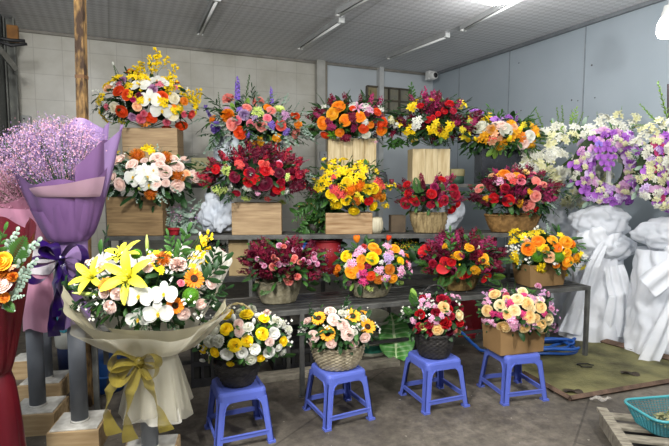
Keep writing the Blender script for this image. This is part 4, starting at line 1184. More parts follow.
arrange('crated_bouquet', 'wide bouquet of pink and orange roses with two purple delphinium spikes', b, TYAW, (257, 127, 48, 24), '''
c salmon 185 130 13; c salmon 352 147 12; c orange 180 222 14; r salmon 205 275 13; r pink 238 252 10; r redor 250 322 14; r salmon 370 282 13; r pink 310 272 9; r pink 403 240 9; c lilac 272 220 12; c purple 115 295 13; m purple 300 330 10
r salmon 285 185 12; r salmon 425 198 10; r coral 478 280 12; m purple 425 285 12; m purple 505 310 11; n amber 460 352 11; n redor 560 225 10; n orange 575 275 10; r salmon 562 325 11; l greeny 468 192 12; m greeny 350 210 15; m mauve 500 225 13; n orange 98 245 10; n orange 405 180 9
r salmon 555 345 8; m purple 60 180 8; D purple 238 170 238 8; D purple 428 170 425 68; G mid 280 160 305 -6; G mid 140 200 130 95; D purple 90 240 50 170; F light 170 215 120 170; F light 220 200 200 150; F light 285 190 287 120; F light 460 250 470 200; F light 380 330 360 365; F light 400 330 430 365; w gold 350 385 16; w gold 320 380 12
m mauve 175 190 8; m purple 255 190 10; m lilac 335 240 10; e euc 60 330 20 340; e euc 150 360 130 410; e euc 200 370 190 430; e euc 480 370 500 430; G mid 540 330 610 180; G mid 560 330 650 300''',
 o=(195, 75, 5.575), cont=crate_px(66, 46, .26, plain('silver_box', '#7f868c', '#9aa1a6', rough=.4, metal=.3), 1, 'grey_box'),
 leaves=(('e', 'euc', 110, 17, (.75, 1.25), -1.0), ('T', 'dark', 24, 20, (.8, 1.15), -1.0), *FG), seed=12)
b = at_depth(351, yT(351) + .14, ZT)
arrange('crated_bouquet', 'bouquet of orange ranunculus and burgundy sprays in a tall pale crate', b, TYAW, (352, 122, 43, 24), '''
n orange 255 145 16; n amber 215 192 14; n orange 300 235 13; n orange 400 212 12; n orange 150 255 14; n orange 265 318 10; n redor 550 260 14; n orange 545 300 13; n redor 425 290 11; n redor 515 178 10; n redor 165 335 10; n orange 470 265 8; n redor 350 155 7
r ivory 440 330 10; m white 440 150 11; m pinkwhite 460 165 12; L pinkwhite 385 150 12; m white 435 245 8; m pinkwhite 495 380 10; m paleyel 605 235 11; m white 630 285 7; L lime 215 330 10
K burg 200 150 205 60; K burg 170 240 65 165; K burg 220 250 180 200; K burg 330 260 345 150; K burg 450 230 470 160; K burg 400 130 410 60; K burg 290 390 320 300; K burg 200 290 140 290; K burg 500 350 500 290; K burg 320 210 340 260; K burg 600 350 640 300; K magenta 520 210 440 200
m burg 300 350 13; m burg 190 240 10; m burg 345 210 12; m burg 440 195 9; m magenta 205 275 12; F mid 250 290 215 220; F mid 370 330 400 250; F mid 350 350 330 270; F mid 490 300 470 250; F mid 540 230 570 190; F mid 300 200 310 130; F light 390 310 410 250; f light 230 320 170 330; f light 240 340 165 300; f mid 150 300 0 300; f mid 130 310 20 320; T mid 560 380 690 400; T mid 300 380 290 430''',
 o=(300, 85, 6.66), cont=crate_px(47, 44, .22, PALEW, 4, vertical=True), leaves=(('f', 'mid', 12, 20, (.8, 1.05)), ('T', 'dark', 12, 15, (.7, 1.0)), *FG), fills=(('K', 'burg,magenta,wine', 16, 13, (.85, 1.08)), ('m', 'burg,white', 8, 9, (.85, 1.0))), seed=13)
b = at_depth(428, yT(428) + .14, ZT)
arrange('crated_bouquet', 'burgundy and yellow orchid bouquet with a tall dark red spire in a pale crate', b, TYAW, (432, 124, 44, 25), '''
K magenta 290 280 300 50; K burg 280 260 330 80; K magenta 310 250 285 90; K burg 270 270 250 120; K burg 320 250 360 100; K burg 215 290 160 220; K burg 250 330 210 230; K burg 280 400 240 300; K burg 330 420 290 340; K magenta 290 340 285 240; K burg 440 300 400 220; K burg 470 310 440 230; K burg 500 330 480 240; K burg 530 340 550 240; K burg 560 340 540 280; K burg 440 400 470 330; K burg 380 300 330 220; K burg 490 400 500 350; K burg 160 300 150 230; K burg 330 300 320 200; K wine 120 260 90 210; K burg 60 360 30 330
r red 430 158 10; r red 235 172 8; r red 395 205 8; n crim 455 205 8; r red 355 225 6; r red 285 265 7; r red 320 250 6; m white 215 280 14; m white 200 310 9
w yellow 160 335 13; w yellow 190 385 12; w yellow 345 300 12; w yellow 360 350 13; w yellow 430 310 13; w yellow 420 340 10; w lemon 540 370 13; w yellow 175 170 12; w yellow 190 190 8; w lemon 520 330 8; w yellow 300 330 10; w yellow 400 365 11; w lemon 35 250 9; m white 70 300 9; b yellow 600 395 7; w greeny 570 285 9; y yellow 470 220 510 170; G mid 160 200 165 60; G light 200 200 200 110; T mid 180 150 175 40; T mid 230 140 240 90; T mid 150 400 20 440; T mid 130 390 60 440''',
 o=(385, 80, 6.66), cont=crate_px(37, 34, .22, PALEW, 3, vertical=True), leaves=(('T', 'dark', 20, 17, (.7, 1.1), -.9), *FG), fills=(('K', 'burg,wine,magenta', 40, 14, (.85, 1.1)), ('w', 'yellow', 7, 10, (.85, 1.0))), seed=14)
b = at_depth(500, yT(500) + .14, ZT)
arrange('potted_bouquet', 'yellow, peach and white bouquet with purple orchids in a dark shiny wrap', b, TYAW, (502, 137, 39, 21), '''
o violet 65 105 12; o violet 95 130 11; o violet 215 165 14; k violet 350 210 352 115; k violet 340 190 345 110; m violet 290 150 10; n yellow 145 165 15; r ivory 105 215 16; r ivory 80 225 11; r peach 175 225 11; r blush 240 205 13; l ivory 275 235 14; n amber 310 190 11; r peach 325 215 9; b yellow 365 232 10; b yellow 295 290 10; b yellow 70 292 7; n yellow 15 258 11; n yellow 20 290 8; n gold 180 230 12; w gold 130 285 14; w peach 200 285 16; w coral 190 300 12; p gold 240 330 15; w gold 340 270 14; w orange 370 280 13; r white 430 275 13; r blush 390 315 14; w gold 445 320 14; w amber 470 230 12; w yellow 485 270 10; n amber 465 240 9; m lilac 250 175 9; w yellow 435 190 7; w lemon 395 200 8; r blush 200 200 9; m yellow 165 130 8
G dark 150 150 150 85; w greeny 35 190 10; F light 200 350 150 410; F light 210 350 200 425; F light 230 350 240 400; F mid 320 370 300 420; F light 420 350 490 380; F mid 90 300 40 340; m ivory 380 340 10''',
 o=(465, 95, 6.66), cont=crate_px(46, 34, .2, plain('black_wrap', '#16171b', '#2a2c33', rough=.2, spec=.8), 1, 'wrapped_pot'), leaves=(('T', 'mid', 30, 18, (.7, 1.1)), *FG), seed=15)
# ---- middle shelf
b = at_depth(140, yU(140) + .15, ZU)
arrange('crated_bouquet', 'wooden crate of blush roses, white orchids and orange pincushions beside the lavender bouquet', b, AU, (151, 178, 46, 27), '''
r blush 145 92 15; r blush 225 120 14; r blush 380 85 16; r blush 500 130 14; r blush 545 85 9; r blush 425 165 15; r blush 605 190 14; r blush 500 250 15; r blush 150 240 14; r blush 100 195 13; r blush 75 215 10; r blush 430 230 9; r blush 370 230 11; r blush 395 120 11; r blush 300 95 8; r peach 555 175 9; r blush 480 80 9; r ivory 110 105 10
o white 235 195 19; o white 320 195 22; o white 330 240 18; o white 355 155 15; o white 265 225 15; o white 300 150 14
p rust 255 55 17; p rust 430 68 15; p rust 505 190 16; p rust 340 300 15; w yellow 330 15 14; w yellow 345 40 12; w yellow 300 25 10; w yellow 135 45 7; b greeny 270 268 6; b greeny 330 262 5
e euc 160 150 100 170; e euc 200 180 130 170; e euc 460 210 480 260; e euc 190 80 200 20; e euc 400 230 420 300; F dark 260 290 255 360; F dark 370 300 375 360; F dark 150 270 60 330; F dark 520 270 545 350; F dark 90 250 60 300; e dark 520 100 590 60; e dark 530 120 600 150; F dark 480 260 520 350; F dark 560 220 600 290''',
 o=(95, 145, 6.08), cont=crate_px(53, 38, .24, CRATED, 3), leaves=(('e', 'euc', 46, 14, (.7, 1.05)), ('F', 'dark', 60, 13, (.7, 1.1), -.95), *FG), seed=21, mini=[('baby_breath', '', 'white', 8, 1.3)])
b = at_depth(258, yU(258) + .15, ZU)
arrange('crated_bouquet', 'very wide dark red bouquet with scarlet roses and grey eucalyptus in a plain wooden box', b, AU, (257, 175, 54, 27), '''
r red 115 135 10; r coral 390 115 11; r red 395 140 13; r red 300 200 13; r red 335 190 11; r red 465 240 14; n wine 390 215 17; n burg 220 180 12; n wine 470 155 12; r red 380 225 9; r red 290 155 8; r crim 580 165 9; r red 600 230 9; n burg 305 155 12; r crim 250 80 8; r coral 370 100 7; r crim 230 270 9; r crim 470 110 8; n wine 340 230 10; n wine 440 270 9; c crim 480 210 9
m coral 260 120 9; m pinkwhite 350 270 7; m coral 240 100 10; m coral 420 150 9; m pinkwhite 470 95 6; m coral 405 300 9
m white 200 230 6; m white 285 240 9; m white 300 245 6; m white 505 260 8; w greeny 135 260 14; w greeny 110 255 9; w greeny 285 300 11; w greeny 490 320 10; w greeny 170 130 10; w greeny 180 150 9; w greeny 165 255 9; w greeny 520 180 8
e euc 530 190 570 160; e euc 620 200 650 160; e euc 60 250 20 200; e euc 60 200 30 160; e euc 180 170 170 100; T dark 180 320 150 360; T dark 210 330 160 400; e euc 500 260 520 320; e euc 470 60 490 20; G magenta 560 110 640 80; K burg 520 100 600 70''',
 o=(195, 145, 5.575), cont=crate_px(48, 31, .24, CRATEW, 1), fills=(('K', 'burg,wine,crim', 62, 17, (.85, 1.06)), ('K', 'crim', 12, 13, (.9, 1.05))), leaves=(('T', 'dark', 30, 16, (.7, 1.1)), ('e', 'euc', 16, 14, (.8, 1.05)), *FG), seed=22)
b = at_depth(348, yU(348) + .13, ZU)
arrange('boxed_bouquet', 'bright yellow orchid and rose bouquet with orange pincushions in a small wooden box', b, AU, (350, 188, 36, 26), '''
p orange 300 262 14; p orange 365 235 14; p rust 480 300 14; p rust 340 340 12; r yellow 415 265 12; r yellow 460 255 12; r yellow 455 375 11; r yellow 280 215 12; r amber 515 315 11; r yellow 275 335 12; r yellow 170 295 11; r yellow 325 405 12; r red 425 340 10; r yellow 220 370 9
m coral 205 270 14; m coral 240 290 13; m coral 490 215 12; m coral 510 240 10; m coral 190 180 8; m magenta 180 250 8; w rust 500 250 9
w yellow 185 80 14; w yellow 125 120 11; w yellow 160 110 13; w yellow 200 120 12; w yellow 255 65 11; w yellow 260 130 13; w yellow 370 85 14; w yellow 400 75 10; w yellow 350 110 12; w yellow 390 120 13; w yellow 300 150 13; w yellow 150 160 13; w yellow 110 200 11; w yellow 100 250 11; w lemon 75 240 8; w yellow 230 160 13; w yellow 370 170 13; w yellow 150 210 13; w yellow 200 340 12; w yellow 190 370 10; w yellow 480 140 7; w yellow 375 330 8; w yellow 570 250 8; w yellow 540 370 8; w lemon 350 300 7; w yellow 250 250 11; w yellow 330 200 10; w yellow 125 60 6; w yellow 600 235 6
K wine 90 290 10 250; K burg 80 280 20 290; y yellow 460 240 580 260; y yellow 490 350 560 370; y yellow 90 220 45 190; e euc 430 200 440 150; e euc 310 380 290 350; e euc 100 350 60 370; e dark 200 410 170 430; e euc 60 160 20 180; F mid 440 400 500 410; F mid 400 420 440 440''',
 o=(305, 150, 6.66), cont=crate_px(46, 21, .2, wood('box_grain', '#bda07a', '#8d6c48', axis=0), 1), leaves=(('T', 'dark', 30, 18, (.7, 1.1)), *FG), seed=23)
b = at_depth(429, yU(429) + .13, ZU)
def oval_bark(w, h, sy=.62, mat_=None, rows=9, n=30):
    def f(t):
        k = t.location.y / F; weave(t, w * k * .37, w * k * .5, h * k, mat_ or BARK, 1, sy, n=n, rows=rows, amp=.03, belly=.008)
    return f
arrange('basket_bouquet', 'loose bouquet of deep red roses in an oval bark basket on the middle shelf', b, AU, (429, 195, 34, 20), '''
r red 380 95 9; r red 145 130 9; r red 152 188 9; r red 310 192 11; r crim 135 255 13; r red 190 230 10; r red 445 297 11; r crim 455 185 10; r crim 470 200 12; r crim 395 235 11; r red 485 260 8; r crim 305 265 9; r red 395 235 8; c crim 460 150 9; c magenta 330 145 9; r crim 470 150 7; r crim 205 250 9; r red 370 260 7
F mid 250 330 170 350; F light 330 350 320 320; F light 480 330 500 340; F mid 420 340 440 350; f mid 230 200 200 80; f mid 250 190 230 110; f mid 390 180 380 120; f light 370 200 400 170; f mid 480 320 520 330; G mid 180 250 60 150; L lime 340 340 7; G white 345 250 338 200; e mid 490 210 540 180''',
 o=(385, 165, 6.66), cont=oval_bark(40, 20), fills=(('K', 'burg,magenta,wine', 34, 12, (.75, 1.1)), ('F', 'mid', 12, 10, (.8, 1.0))), leaves=(('T', 'dark', 16, 16, (.6, 1.0)), ('F', 'mid', 40, 9, (.6, 1.0), -.95)), seed=24, core=.45)
b = at_depth(512, yU(512) + .14, ZU)
arrange('basket_bouquet', 'burgundy spray bouquet with coral pink roses and a peach top in a brown basket', b, AU, (514, 193, 42, 23), '''
r salmon 95 190 11; r salmon 475 145 12; r salmon 525 165 8; r salmon 470 240 12; r salmon 425 305 14; r coral 425 345 8; r red 290 270 13; r red 192 255 11; r red 465 330 9; r pink 375 145 9; r peach 180 105 8; m pinkwhite 225 140 12; n orange 260 95 14; n amber 230 105 9; m salmon 300 115 13; m coral 320 140 10; n amber 340 100 9; r crim 345 75 8; r pink 370 110 7; r buff 405 80 9; r peach 340 60 6; m pink 460 90 7; r coral 375 115 8; c crim 270 190 10
w gold 145 260 9; w gold 365 285 8; w gold 370 300 7; w gold 435 210 6; w gold 250 180 6
e euc 60 230 30 200; e euc 150 300 200 310; e euc 330 260 360 230; e euc 540 280 500 250; e euc 220 320 180 330; e euc 450 70 470 100; f light 250 370 280 440; f mid 220 380 170 420; f mid 200 330 120 330; T dark 500 350 550 420''',
 o=(465, 160, 6.66), cont=oval_bark(56, 17, .55, plain('brown_basket', '#94703f', '#6e5029', rough=.8, scale=30), 8, 40), fills=(('K', 'burg,wine,magenta', 70, 14, (.85, 1.08)),), leaves=(('T', 'dark', 30, 16, (.7, 1.1)), ('e', 'euc', 14, 12, (.85, 1.05)), *FG), seed=25)
# ---- low rack
def L_at(px, back): return on_lower(px, back)
b = L_at(278, .26)
arrange('basket_bouquet', 'burgundy bouquet dotted with small pale pink carnations in a grey woven basket', b, AL, (285, 263, 42, 25), '''
c salmon 240 150 6; c salmon 240 205 9; c pinkwhite 270 190 7; c pinkwhite 310 180 8; c salmon 360 155 7; c salmon 350 170 7; c pinkwhite 275 85 7; c salmon 300 90 6; c pinkwhite 390 110 7; c salmon 320 250 7; c salmon 330 290 9; c salmon 375 262 8; c pinkwhite 470 160 7; c pinkwhite 488 190 6; c pinkwhite 135 90 6; c pinkwhite 190 200 6; c pinkwhite 175 180 5; c salmon 390 180 6; c pinkwhite 320 70 5; c pinkwhite 345 200 5; c pinkwhite 150 160 5; c salmon 260 170 6; c pinkwhite 440 180 6; c pinkwhite 240 120 5; c salmon 315 275 7; c pinkwhite 470 135 6; c pinkwhite 360 110 6; c pinkwhite 410 165 5
f light 240 350 220 430; f mid 300 350 330 400; f mid 420 320 480 340; f mid 180 310 120 340; f mid 440 300 500 300; f light 230 370 210 410''',
 o=(230, 230, 5.575), cont=oval_bark(46, 22, .7, WICKG, 10, 40), fills=(('K', 'burg,wine', 84, 15, (.85, 1.06)), ('c', 'wine', 12, 9, (.8, 1.0))), leaves=(('f', 'mid', 16, 18, (.8, 1.1), -.95), *FG), seed=31)
b = L_at(371, .24)
arrange('basket_bouquet', 'bouquet of orange and yellow roses with pink alstroemeria in a grey woven basket', b, AL, (371, 265, 36, 26), '''
t orange 247 75 12; t redor 455 65 9; r amber 355 115 12; r yellow 175 175 13; r amber 275 195 11; r yellow 348 190 14; r amber 212 280 15; n orange 108 280 11; n orange 270 243 9; n redor 340 308 11; n rust 390 330 11; n rust 465 262 12; r amber 485 325 11; r amber 500 125 11; r orange 385 143 8; n orange 578 170 7; r yellow 535 205 9; c coral 290 112 7; r orange 120 255 8; n burg 320 240 7
m pinkwhite 265 140 13; m pinkwhite 240 165 10; m pinkwhite 210 225 13; m lilac 450 190 14; m pinkwhite 465 160 12; m pinkwhite 450 110 11; m pinkwhite 540 155 11; m pinkwhite 540 280 13; m pinkwhite 590 240 11; m pinkwhite 440 320 13; m pinkwhite 395 265 12; m hot 285 290 12; m hot 290 340 12; m pinkwhite 180 350 11; m pinkwhite 540 250 8; m coral 580 220 9; m white 180 240 8; m mauve 260 300 8; m pinkwhite 605 280 7; m white 410 215 6
F light 210 130 230 140; F light 130 220 100 210; F light 490 340 560 370; F light 340 370 310 420; F light 340 380 360 440; F light 320 380 290 430; w greeny 330 420 12; w greeny 320 390 10; F mid 580 300 610 320; F mid 130 340 90 350; w greeny 540 350 8; F light 440 140 400 210''',
 o=(320, 230, 6.66), cont=oval_bark(46, 17, .7, WICKG, 10, 40), leaves=(('F', 'light', 26, 9, (.8, 1.05), -.95), *FG), seed=32)
b = L_at(460, .24)
arrange('basket_bouquet', 'dark burgundy bouquet with big scarlet anemones and waxy red blooms in a brown basket', b, AL, (460, 258, 40, 26), '''
a red 97 168 17; A red 235 275 17; A red 350 340 11; A red 505 350 12; r red 275 245 10; c crim 150 260 9; r crim 470 190 8; r red 380 330 9; n wine 433 115 9
n gold 320 205 10; n gold 285 215 7; n gold 400 155 9; n amber 490 225 12; n gold 430 300 10; w gold 450 310 9; b yellow 330 265 4; w gold 385 145 8; b paleyel 458 150 5; w gold 515 265 8; w gold 235 140 7
f light 130 260 60 265; f light 180 330 110 310; f light 190 350 150 370; f light 260 370 250 400; f mid 150 290 80 280; f light 300 370 290 390; f light 540 340 640 350; f mid 550 360 600 400; f mid 200 370 190 430; T mid 270 200 268 50; G light 620 430 600 370''',
 o=(410, 225, 6.66), cont=oval_bark(44, 15, .7, plain('brown_weave', '#8a7040', '#5f4a28', rough=.8, scale=30), 8, 40), fills=(('K', 'burg,wine,magenta', 80, 15, (.82, 1.08)),), leaves=(('f', 'mid', 22, 16, (.85, 1.1), -.95), *FG), seed=33)
b = L_at(541, .20)
def kraft_box(w, h, d, taper=.9):
    def f(t):
        k = t.location.y / F; W, Hh = w * k, h * k
        m = MB(); o_ = .006
        vo = [V((sx * W / 2 * (taper if z == 0 else 1), sy * d / 2 * (taper if z == 0 else 1), z * Hh)) for z in (0, 1) for sx, sy in ((-1, -1), (1, -1), (1, 1), (-1, 1))]
        vi = [V((sx * (W / 2 - o_), sy * (d / 2 - o_), z)) for z in (Hh * .7, Hh) for sx, sy in ((-1, -1), (1, -1), (1, 1), (-1, 1))]
        m.add(vo + vi, [(3, 2, 1, 0), (0, 1, 5, 4), (1, 2, 6, 5), (2, 3, 7, 6), (3, 0, 4, 7), (4, 5, 13, 12), (5, 6, 14, 13), (6, 7, 15, 14), (7, 4, 12, 15), (12, 13, 9, 8), (13, 14, 10, 9), (14, 15, 11, 10), (15, 12, 8, 11), (8, 9, 10, 11)])
        m.build('kraft_box', KRAFT, t, bevel=.001)
        m = MB(); m.box((W * .12, -d / 2 * .965, Hh * .5), (.002, .002, Hh * .98)); m.build('fold_line', plain('kraft_fold', '#83653c', '#7a5d36'), t)
    return f
arrange('boxed_bouquet', 'yellow and orange rose bouquet with green balls in a brown box at the rack end', b, AL, (545, 250, 36, 22), '''
n orange 255 105 14; n amber 350 100 12; r orange 190 160 15; r amber 210 165 9; r amber 440 115 14; r orange 475 125 11; r orange 385 150 11; r peach 330 215 12; r amber 452 242 13; r amber 505 220 11; n rust 375 270 8; r orange 435 275 9; r peach 175 115 9; n gold 450 185 9; r amber 520 235 8; n gold 300 160 9
g lime 250 210 13; g lime 393 215 13; g lime 495 165 8
w yellow 90 45 12; w yellow 105 80 14; w yellow 85 110 12; w yellow 150 75 12; w yellow 235 50 11; w lemon 270 45 11; w lemon 210 60 9; w yellow 100 215 14; w yellow 120 235 11; w lemon 80 235 8; w yellow 250 290 15; w yellow 265 320 12; w yellow 220 310 10; w lemon 285 305 10; w yellow 425 330 12; w yellow 410 340 9; w lemon 550 285 9; w yellow 410 70 9; w yellow 290 155 10; w yellow 535 200 8; w yellow 280 270 8; w lemon 270 165 8; w yellow 420 200 8; b lemon 410 65 5
e euc 180 260 140 270; e euc 330 290 340 250; e euc 320 40 370 50; e dark 520 130 510 90; F mid 190 280 190 340; T dark 560 240 600 235; e euc 310 300 350 270; F dark 470 320 480 340''',
 o=(500, 225, 6.66), cont=kraft_box(46, 22, .22, .86), leaves=(('e', 'euc', 14, 11, (.8, 1.0)), *FG), mini=[('baby_breath', '', 'white', 12, 1.3)], seed=34)
# ---- on the stools
def S_at(i):
    c, a = STOOLS[i]; return V((c.x, c.y, .3055)), a
b, a = S_at(0)
def black_basket(r0, r1, h, hw, hh, wm=WICKB, hm=WICKB, amp=.05):
    def f(t):
        weave(t, r0, r1, h, wm, 1, 1, 40, 11, amp, .004); handle(t, hw, hh, h, hm)
    return f
arrange('basket_bouquet', 'yellow rose and white lisianthus bouquet in a black handled basket on the leftmost stool', b, 0.25, (244, 337, 46, 28), '''
r yellow 228 88 14; r yellow 343 88 15; r yellow 450 112 12; r yellow 222 178 14; r yellow 440 205 14; r yellow 347 248 13; r yellow 272 275 15; r yellow 150 318 12; r yellow 75 300 11; r yellow 245 388 9; r yellow 430 355 10; r yellow 568 252 11; r yellow 355 262 9; r lemon 95 280 7
l white 225 328 14; l white 395 300 12; l white 510 205 13; l white 315 320 13; c white 120 250 13; c white 170 250 13; c white 525 135 14; c white 560 145 10; r ivory 355 165 12; r blush 295 145 11; r blush 300 195 11; r blush 485 255 10; l white 480 318 13; r ivory 370 362 13; b white 265 108 10; b white 388 130 8; r white 540 290 9; R white 562 318 10; c ivory 375 55 11; l white 415 95 8; c white 600 180 10; r ivory 150 180 14; r ivory 100 255 9; b white 75 368 7; b white 465 368 5; c ivory 300 70 8; r ivory 335 220 8; b white 420 200 5; b white 602 225 7; c blush 470 75 8; r blush 190 90 6
F mid 400 180 410 150; F mid 300 390 330 400; F mid 120 340 100 390; F mid 400 230 450 280; f mid 520 330 600 340; f mid 560 340 645 335; F dark 150 370 130 410; F mid 300 360 290 390''',
 o=(190, 300, 6.08), cont=black_basket(.085, .135, .125, .155, .32, WICKB, plain('pale_cane', '#b8a878', '#9a8a5c', rough=.5)), leaves=(('F', 'mid', 34, 10, (.75, 1.02), -.95), *FG), mini=[('baby_breath', '', 'white', 26, 1.3)], seed=41)
b, a = S_at(1)
arrange('basket_bouquet', 'four sunflowers and blush roses in a whitewashed woven basket on a blue stool', b, 0.2, (338, 328, 38, 21), '''
s amber 188 148 15; s amber 250 255 16; s amber 420 135 17; s amber 522 208 17; s amber 480 112 14
r blush 268 108 13; r blush 290 165 14; r blush 355 205 14; r blush 385 260 15; r blush 157 275 13; r blush 275 325 12; r blush 500 285 12; r blush 425 325 11; R blush 115 175 9; r ivory 345 185 9; r blush 150 325 9; r ivory 375 120 7; r ivory 490 155 8; r ivory 430 250 8; R ivory 345 120 8
F dark 380 310 385 410; F dark 340 330 390 400; F dark 190 140 150 90; F dark 90 230 60 250; F dark 110 270 80 330; F dark 350 80 390 30; F dark 540 280 600 300; F dark 300 350 310 400; F dark 300 370 260 380; F mid 200 90 210 60; e euc 200 190 150 200; e dark 120 260 80 270; F dark 180 350 200 300; F dark 460 330 490 340; T dark 360 90 380 20; T dark 130 150 130 70''',
 o=(290, 295, 6.66), cont=lambda t: weave(t, .115, .165, .135, WICKW, 1, .82, 44, 13, .05, .01), leaves=(('F', 'dark', 60, 12, (.7, 1.05), -.95), *FG), mini=[('baby_breath', '', 'white', 14, 1.3)], seed=42)
b, a = S_at(2)
arrange('basket_bouquet', 'red carnation and cream rose bouquet in a black handled basket on a blue stool', b, 0.2, (433, 316, 30, 25), '''
r buff 290 150 13; r butter 395 202 12; r buff 250 298 13; r buff 385 310 11; r salmon 370 305 7
c crim 280 95 12; c crim 310 100 10; c red 130 195 11; c crim 240 180 10; c red 305 255 13; c crim 190 265 10; c crim 405 150 8; c red 400 250 10; c crim 150 85 8; c wine 360 130 9; c crim 130 280 9; c red 330 160 8; c crim 345 210 8; c wine 210 110 9; c crim 110 300 8; c wine 330 320 9; c crim 200 320 8
m pinkwhite 190 75 9; m pinkwhite 150 100 9; m pinkwhite 190 130 9; m pinkwhite 350 75 8; m pinkwhite 390 80 8; m pinkwhite 235 148 7; m pinkwhite 320 180 9; m pinkwhite 275 205 9; m pinkwhite 215 225 10; m pinkwhite 90 235 9; m pinkwhite 140 135 5; m pinkwhite 140 205 6; m pinkwhite 350 330 7; m pinkwhite 240 250 7; m pinkwhite 325 290 6; m mauve 310 65 6; m pinkwhite 440 285 5
l greeny 155 280 9; F light 110 110 75 30; f mid 110 150 70 50; F mid 130 240 110 220; f mid 90 200 20 150; F dark 350 100 400 130; F mid 380 150 410 120; G mid 420 220 480 200; G mid 400 330 470 350; T mid 300 60 310 30''',
 o=(400, 285, 6.66), cont=black_basket(.095, .135, .155, .14, .30), leaves=(('F', 'dark', 50, 10, (.75, 1.02), -.95), *FG), mini=[('baby_breath', '', 'white', 16, 1.2)], seed=43)
b, a = S_at(3)
arrange('boxed_bouquet', 'dense cream rose and pink cluster bouquet in a brown box on the rightmost stool', b, 0.28, (516, 311, 36, 26), '''
r buff 165 95 13; r butter 350 80 11; r butter 315 130 14; r butter 205 170 14; r butter 295 205 13; r buff 115 205 13; r buff 225 313 15; r buff 380 155 14; r buff 470 180 13; r buff 395 250 14; r butter 525 262 13; r buff 475 300 13; r buff 365 320 12; r buff 440 255 10; r buff 250 230 11; r butter 410 190 10; r butter 390 170 9; r buff 490 330 11; r buff 450 300 9; r blush 440 135 9; r blush 475 130 8; r buff 245 125 9; r butter 470 330 8; r buff 400 215 7
m pinkwhite 225 70 7; m hot 145 72 7; c pink 240 100 7; m hot 265 150 10; m hot 245 160 8; m hot 155 225 9; m hot 200 235 9; m pinkwhite 110 145 12; m pinkwhite 280 270 13; m pinkwhite 300 310 13; m pinkwhite 290 290 10; m hot 350 225 9; m hot 370 265 8; m hot 495 225 8; m hot 360 100 8; m pinkwhite 410 115 9; m mauve 430 125 9; m pinkwhite 470 135 8; c pinkwhite 455 38 7; c pinkwhite 515 90 7; c pinkwhite 545 190 7; m pinkwhite 540 320 11; m mauve 570 330 10; m pinkwhite 430 305 9; m pinkwhite 100 275 10; m pinkwhite 140 275 9; m pinkwhite 165 300 7; m hot 310 250 7; m mauve 120 120 6; m mauve 560 300 7
F light 80 230 50 200; F mid 90 240 60 230; G mid 430 110 450 40; G mid 490 140 515 92; G mid 250 110 250 20; G mid 300 90 300 0; G mid 220 110 215 30; F dark 370 370 380 400; F dark 200 350 180 380; F dark 130 330 110 350; G mid 520 220 545 190; F dark 460 360 490 370''',
 o=(470, 280, 6.66), cont=kraft_box(53, 31, .21, .94), leaves=(('F', 'dark', 60, 10, (.7, 1.0), -.95), *FG), mini=[('small_pink_florets', '', 'mauve', 10, 1.5)], seed=44)
# ================================================================ WRAPPED BOUQUETS ON PIPE STANDS (left)
PINE = wood('block_pine', '#bfa680', '#9c8059', axis=0); BTOP = plain('block_white', '#d6d4cc', '#b2aea4', rough=.7, scale=18)
PVC = plain('grey_pipe', '#6c7076', '#5d6167', rough=.5, scale=5)
HB = .13
def pipe_stand(label, top_c, pipe_top, w=.255, yaw=.17, r=.043, group='grey pipe stands on wooden blocks'):
    c = atZ(top_c[0], top_c[1], HB); t = thing('pipe_stand', label, 'stand', (c.x, c.y, 0), yaw)
    m = MB(); m.box((0, 0, HB / 2 - .003), (w, w * .92, HB - .006)); m.build('wooden_block', PINE, t, bevel=.003)
    m = MB(); m.box((0, 0, HB - .002), (w - .022, w * .92 - .022, .008)); m.build('block_top', BTOP, t, bevel=.002)
    m = MB(); m.tube([(0, 0, HB), (0, 0, pipe_top)], r, 28); m.build('pipe', PVC, t, smooth=True)
    m = MB(); m.tube([(0, 0, HB + .002), (0, 0, HB + .012)], [r + .006, r + .001], 24); m.build('glue_ring', BTOP, t, smooth=True)
    return c
cB1 = pipe_stand('pipe stand directly below the lavender bouquet and its violet ribbon tails', (80, 420), .72)
cB2 = pipe_stand('pipe stand directly below the pink paper skirt, beside the dark red paper', (38, 405), .72)
pipe_stand('rear pipe stand standing between the pink and lavender bouquet pipes', (46, 377), .62)
m = MB(); m.box((0, 0, HB / 2), (.2, .2, HB)); m.box((0, 0, HB + .002), (.18, .18, .006), 1)
o = m.build('wooden_block', [PINE, BTOP], bevel=.002); c = atZ(29, 357, HB); o.location = (c.x, c.y, 0); o.rotation_euler = (0, 0, .2)
tag(o, 'bare pine block with white top behind the pipe stands', 'block')
cB4 = pipe_stand('pipe stand under the white wrapped lily bouquet at the bottom edge', (150, 447), .50, r=.04)
def paper(key, c1, c2, rough=.45, trans=.2, alpha=1): return plain(key, c1, c2, rough=rough, scale=3, trans=trans, alpha=alpha)
def sheet(t, name, mat_, W, r0, r1, h, a0=0, a1=2 * PI, ay=.8, pw=.8, fold=.05, nf=7, seed=0, lean=(0, 0), nu=72, nv=14, edge=0.0, curlout=.0):
    """one sheet of wrapping paper: a flared, pleated cone wall between two azimuths; h(a) is its height"""
    r_ = random.Random(seed); ph = r_.uniform(0, 6)
    m = MB()
    def fn(a, b):
        an = a0 + (a1 - a0) * a; hh = h(an) * (1 + edge * math.sin(an * 5 + ph))
        r = r0 + (r1 - r0) * b ** pw + curlout * b ** 4
        r *= 1 + fold * (.25 + b) * math.sin(nf * an + ph + 1.2 * b) + fold * .5 * math.sin(2.3 * nf * an + ph * 2)
        return V((W[0] + r * math.cos(an) + lean[0] * b * hh, W[1] + r * ay * math.sin(an) + lean[1] * b * hh, W[2] + hh * b))
    m.grid(fn, nu, nv); return m.build(name, mat_, t, smooth=True)
